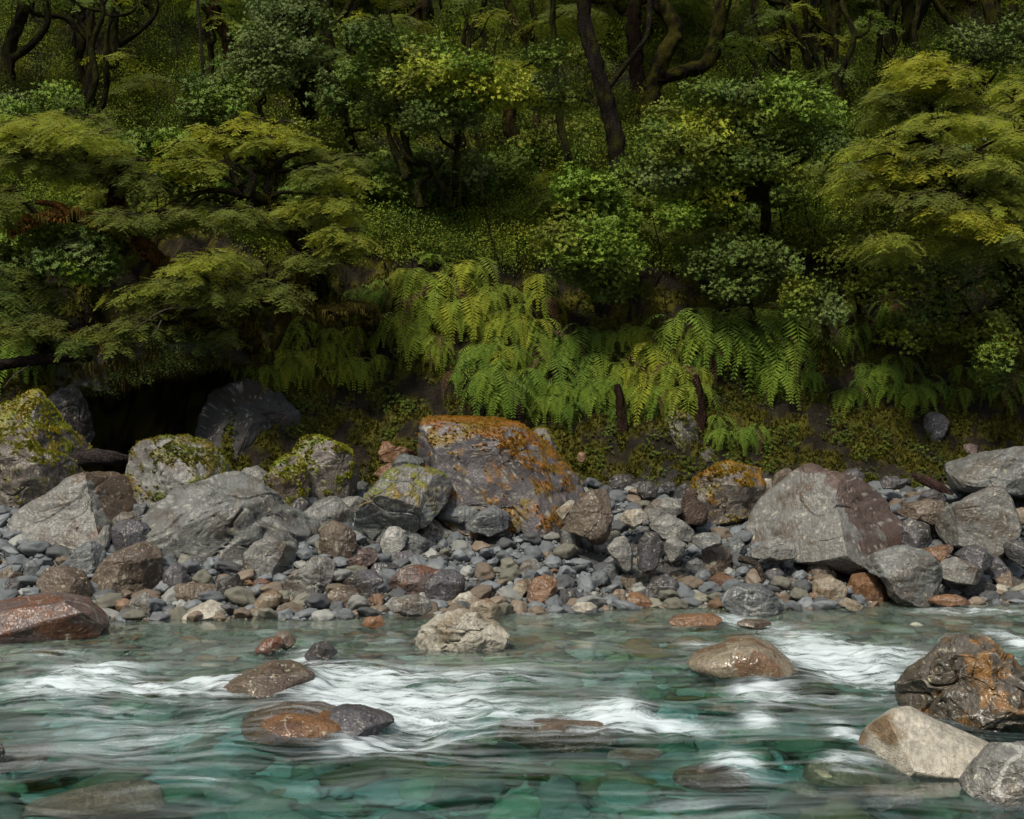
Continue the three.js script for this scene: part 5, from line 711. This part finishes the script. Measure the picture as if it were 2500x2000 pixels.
  for (let k = 0; k < 60000; k++) { const x = (r() - .5) * 23, D = bankD(x) - .5 + 3.4 * r(), y = ground(x, D), b = fbm3(x * 1.1, y * 1.5, D * 1.1, 4) + fbm2(x * 2.2, D * 2.2, 3) * .35; if (b < -.04 || hollow(x) > 1) continue; mi.push([V(x, y, -D), new THREE.Quaternion().setFromEuler(new THREE.Euler(.5 + (r() - .5), r() * 6, (r() - .5))), 1.1 + r() * 1.8, tint([.075, .073, .012], r, .7)]); }
  for (let k = 0; k < 3600; k++) { const x = -6 + 16 * r(), D = bankD(x) - .3 + 3 * r(), y = ground(x, D), b = n2(x * .7 + 4, D * .9); if (b < .08) continue; hi.push([V(x, y + .03, -D), new THREE.Quaternion().setFromEuler(new THREE.Euler(.4, r() * 6, 0)), .2 + r() * .5, tint([.065, .09, .015], r, .6)]); }
  const Mo = new THREE.Group(); Mo.name = 'moss_carpet'; tag(Mo, 'yellow-green moss and small herbs growing over the earth bank', 'moss', null, 'stuff'); scene.add(Mo);
  foliage(Mo, 'tufts', [mossTuft], dullMat, mi); foliage(Mo, 'herbs', broadG, dullMat, hi);
}

// ---------- ferns ----------
function frondGeo(seed, droop, wide) {
  const r = rngOf(seed), c = new THREE.CatmullRomCurve3([V(0, 0, 0), V(0, .16, .2), V(0, .18 - droop * .1, .45), V(0, .02 - droop * .25, .66), V(0, -.2 - droop * .38, .76)]), p = [], ix = [], n = 16;
  for (let k = 0; k < n; k++) {
    const t0 = .16 + .84 * k / n, P = c.getPointAt(t0), T = c.getTangentAt(t0), u = (t0 - .16) / .84, len = wide * Math.pow(Math.sin(Math.min(1, u * 1.15 + .16) * Math.PI * .86 + .12), .8) * (1 - u * .35);
    for (const s of [-1, 1]) { const d = V(s, -.1 - .25 * r(), (r() - .5) * .3).addScaledVector(T, .42).normalize(), q = d.clone().cross(V(0, 1, .6)).normalize(); leaf(p, ix, P, d, T.clone(), Math.max(.03, len) * (.82 + r() * .3), .04, .1 + r() * .1); }
  }
  for (let k = 0; k < 8; k++) { const a = c.getPointAt(k / 8), b = c.getPointAt((k + 1) / 8), w = .007 * (1 - k / 9), o = p.length / 3; p.push(a.x - w, a.y, a.z, a.x + w, a.y, a.z, b.x + w, b.y, b.z, b.x - w, b.y, b.z); ix.push(o, o + 1, o + 2, o, o + 2, o + 3); }
  return flat(p, ix);
}
const frondG = []; for (let k = 0; k < 6; k++) frondG.push(frondGeo(700 + k, .55 + k * .16, .22 + .05 * (k % 3)));
const fernMat = (r, g, b) => new THREE.MeshPhysicalMaterial({ color: new THREE.Color().setRGB(r, g, b), roughness: 1, transmission: .3, thickness: 0, specularIntensity: .3, side: THREE.DoubleSide });
const FERN = { green: [fernMat(.125, .2, .02), fernMat(.15, .22, .022), fernMat(.1, .17, .02)], lime: [fernMat(.19, .245, .022), fernMat(.23, .255, .02), fernMat(.16, .22, .022)], brown: [fernMat(.09, .045, .025)] };
function fern(px, py, kind, label, group, n, s, seed, up = 0, D0) {
  const r = rngOf(seed), D = D0 ?? rayGround(px * K, py * K, 22, 32), p = at2(px, py, D); p.y = Math.min(p.y, ground(p.x, D) + .02);
  const t = thing('fern', p, label, 'fern', group), turn = Math.atan2(-p.x, D);
  for (let k = 0; k < n; k++) { const brown = r() < .06, set = brown ? FERN.brown : FERN[kind], m = meshOf('frond', frondG[Math.min(5, Math.floor(r() * (up ? 2 : 6)))], set[Math.floor(r() * set.length)], t), q = s * (.7 + r() * .6); m.scale.setScalar(q); m.rotation.set(up ? -.5 + (r() - .5) * .5 : (r() - .35) * .7, turn + (up ? k / n * 6.283 : ((k + .5) / n - .5) * 2.7 + (r() - .5) * .4), 0, 'YXZ'); m.position.set((r() - .5) * .12, (r() - .5) * .1 + .02, (r() - .5) * .06 + .04); }
  return t;
}
{
  const r = rngOf(808); let s = 9000;
  const FR = [[500, 680, 820, 785, 34, 'lime', .7, 'crown fern in the fringe hanging below the arching mossy beech trunks'], [830, 565, 1010, 690, 30, 'lime', .85, 'bright fern high on the bank beside the rosette fern'], [990, 590, 1150, 760, 26, 'lime', .8, 'fern on the bank right above the largest boulder'], [850, 680, 930, 740, 8, 'lime', .8, 'yellowing fern hanging above the largest boulder'], [960, 720, 1290, 850, 42, 'green', .78, 'hanging fern in the long curtain between the largest boulder and the slim tree-fern trunk'], [1300, 690, 1480, 840, 30, 'lime', .72, 'pale fern crowding round the brown tree-fern stems'], [1420, 655, 1680, 760, 24, 'green', 1.05, 'large-fronded fern on the wall below the wide glossy bush'], [1580, 740, 1720, 820, 9, 'green', .8, 'dark fern at the shaded edge of the large-fronded ferns'], [1690, 590, 1900, 770, 12, 'green', .6, 'small shaded fern on the black bank below the golden-green beech'], [1760, 770, 2130, 850, 22, 'green', .65, 'dim fern at the foot of the shaded bank'], [1500, 885, 1600, 925, 6, 'green', .6, 'low fern clump on the moss above the moss-capped block'], [730, 600, 840, 690, 9, 'green', .55, 'dark fern beside the hooked moss-furred trunk'], [1120, 690, 1300, 760, 12, 'green', .7, 'dusky fern under the rounded glossy bush'], [1100, 800, 1500, 870, 22, 'green', .62, 'short fern on the lower lip of the fern curtain'], [560, 770, 760, 800, 7, 'lime', .5, 'little yellow-green fern dangling over the dark grey boulder']];
  for (const [x0, y0, x1, y1, n, kind, sc, label] of FR) for (let k = 0; k < n * .92; k++) fern(x0 + r() * (x1 - x0), y0 + r() * (y1 - y0), kind, label, label.replace(/^[^ ]+ /, '').slice(0, 48), 4 + Math.floor(r() * 4), sc * (.65 + r() * .55), ++s);
  fern(905, 565, 'green', 'single rosette fern spreading its fronds like a star above the bank', null, 16, .62, ++s, 1);
  for (let k = 0; k < 9; k++) fern(10 + r() * 110, 700 + r() * 70, 'green', 'long drooping dark fern at the edge of the black hollow', 'drooping ferns by the hollow', 5, .85, ++s);
  for (const [x, y, l] of [[1310, 850, 'short red-brown tree-fern stem beneath the pale ferns'], [1475, 830, 'shaggy dark red tree-fern stem beside the large-fronded ferns']]) { const D = rayGround(x * K, (y + 60) * K, 22, 30) - .1, a = at2(x, y + 70, D), b = at2(x - 12, y - 40, D + .2), t = thing('tree_fern_stem', a, l, 'stem'); meshOf('trunk', limbGeo([V(0, -.15, 0), b.clone().sub(a).multiplyScalar(.5).add(V(.05, 0, 0)), b.clone().sub(a)], [.1, .09, .07], { seg: 10, moss: .2, bark: [.05, .028, .02], knob: .5 }), barkMat, t); }
}

// ---------- ledge over the hollow, logs and driftwood ----------
{
  const led = boulder({ seed: 7001, pts: [[100, 800], [180, 742], [330, 705], [500, 695], [650, 715], [650, 775], [560, 752], [450, 765], [330, 790], [210, 835]].map(([x, y]) => [x * K, y * K]), look: 'dark', moss: .8, mossColor: [.06, .055, .011], label: 'moss-hung earth ledge roofing the black hollow in the bank', category: 'ledge', name: 'mossy_ledge', noRoot: 1, D: 25.7, thick: 1.5, rough: 1.4 });
  const r = rngOf(66), items = [], leaves = [], lp = led.geometry.attributes.position.array, ln = led.geometry.attributes.normal.array;
  for (let k = 0; k < 4200; k++) { const i = Math.floor(r() * lp.length / 3) * 3; if (ln[i + 2] < -.2) continue; const p = V(lp[i], lp[i + 1], lp[i + 2]), q = new THREE.Quaternion().setFromEuler(new THREE.Euler((r() - .5), r() * 6, (r() - .5))); if (ln[i + 1] < .25 && r() < .6) items.push([p, q, .6 + r() * r() * 2.2, tint([.06, .048, .011], r, .7)]); else if (r() < .12) leaves.push([p.add(V(0, .05, .05)), q, .3 + r() * .5, tint([.062, .09, .022], r, .7)]); }
  foliage(led, 'beard_moss', [beardG], dullMat, items); foliage(led, 'leaves', clumpG, dullMat, leaves);
  const log = (name, label, cat, P, radii, o) => { const base = P[0].clone(), t = thing(name, base, label, cat); meshOf('stem', limbGeo(P.map(p => p.clone().sub(base)), radii, { seg: 14, knob: .2, moss: 0, ...o }), barkMat, t); return t; };
  const c1 = (x, y, D) => W(x * .38255, 900 + y * .38255, D), c4 = (x, y, D) => W(1800 + x * .32468, 1050 + y * .32468, D), c3 = (x, y, D) => W(1200 + x * .34773, 950 + y * .34773, D), cL = (x, y, D) => W(x * .39425, 600 + y * .39425, D);
  log('driftwood_log', 'dark smooth driftwood log lying between the peaked boulder and the moss-speckled boulder', 'log', [c1(330, 600, 22.6), c1(450, 585, 22.5), c1(620, 565, 22.4), c1(760, 575, 22.4), c1(860, 570, 22.5)], [.06, .12, .17, .16, .12, .02], { bark: [.075, .062, .06] });
  log('driftwood_log', 'splintered reddish log sloping down among the stones', 'log', [c4(1320, 335, 22.3), c4(1420, 385, 22.1), c4(1520, 430, 21.9), c4(1620, 485, 21.7)], [.03, .09, .1, .08, .02], { bark: [.10, .06, .05] });
  log('driftwood_stump', 'weathered grey driftwood stump with upright splinters against the moss-capped block', 'stump', [c3(1395, 940, 21.25), c3(1400, 850, 21.25), c3(1392, 760, 21.3), c3(1385, 680, 21.35)], [.3, .24, .14, .03], { bark: [.17, .13, .105], knob: .4 });
  log('driftwood_root', 'twisted bare root poking out under the stout grey boulder', 'root', [c4(20, 970, 19.1), c4(100, 985, 18.95), c4(160, 1030, 18.85), c4(200, 1140, 18.75)], [.05, .06, .05, .03], { bark: [.12, .1, .085] });
  log('fallen_trunk', 'dark fallen trunk lying level across the bank beside the hollow', 'log', [cL(-40, 745, 24.2), cL(150, 715, 24.1), cL(330, 700, 24.1), cL(520, 690, 24.2), cL(700, 705, 24.5)], [.1, .11, .1, .1, .06], { bark: [.05, .038, .032] });
  for (const [l, ...P] of [['bare pale twig dangling below the low leaning beech', [1000, 460, 23.2], [960, 540, 23.1], [900, 590, 23], [860, 630, 23]], ['dead branch slanting down beside the peaked mossy boulder', [180, 745, 23.6], [90, 800, 23.4], [20, 880, 23.2]], ['crooked grey twig reaching out from the low leaning beech', [1260, 385, 23], [1150, 385, 22.9], [1040, 390, 22.8], [800, 535, 22.9]]]) log('dead_branch', l, 'branch', P.map(p => cL(...p)), [.02, .016, .01], { seg: 6, bark: [.2, .17, .14] });
}
renderer.render(scene, camera);
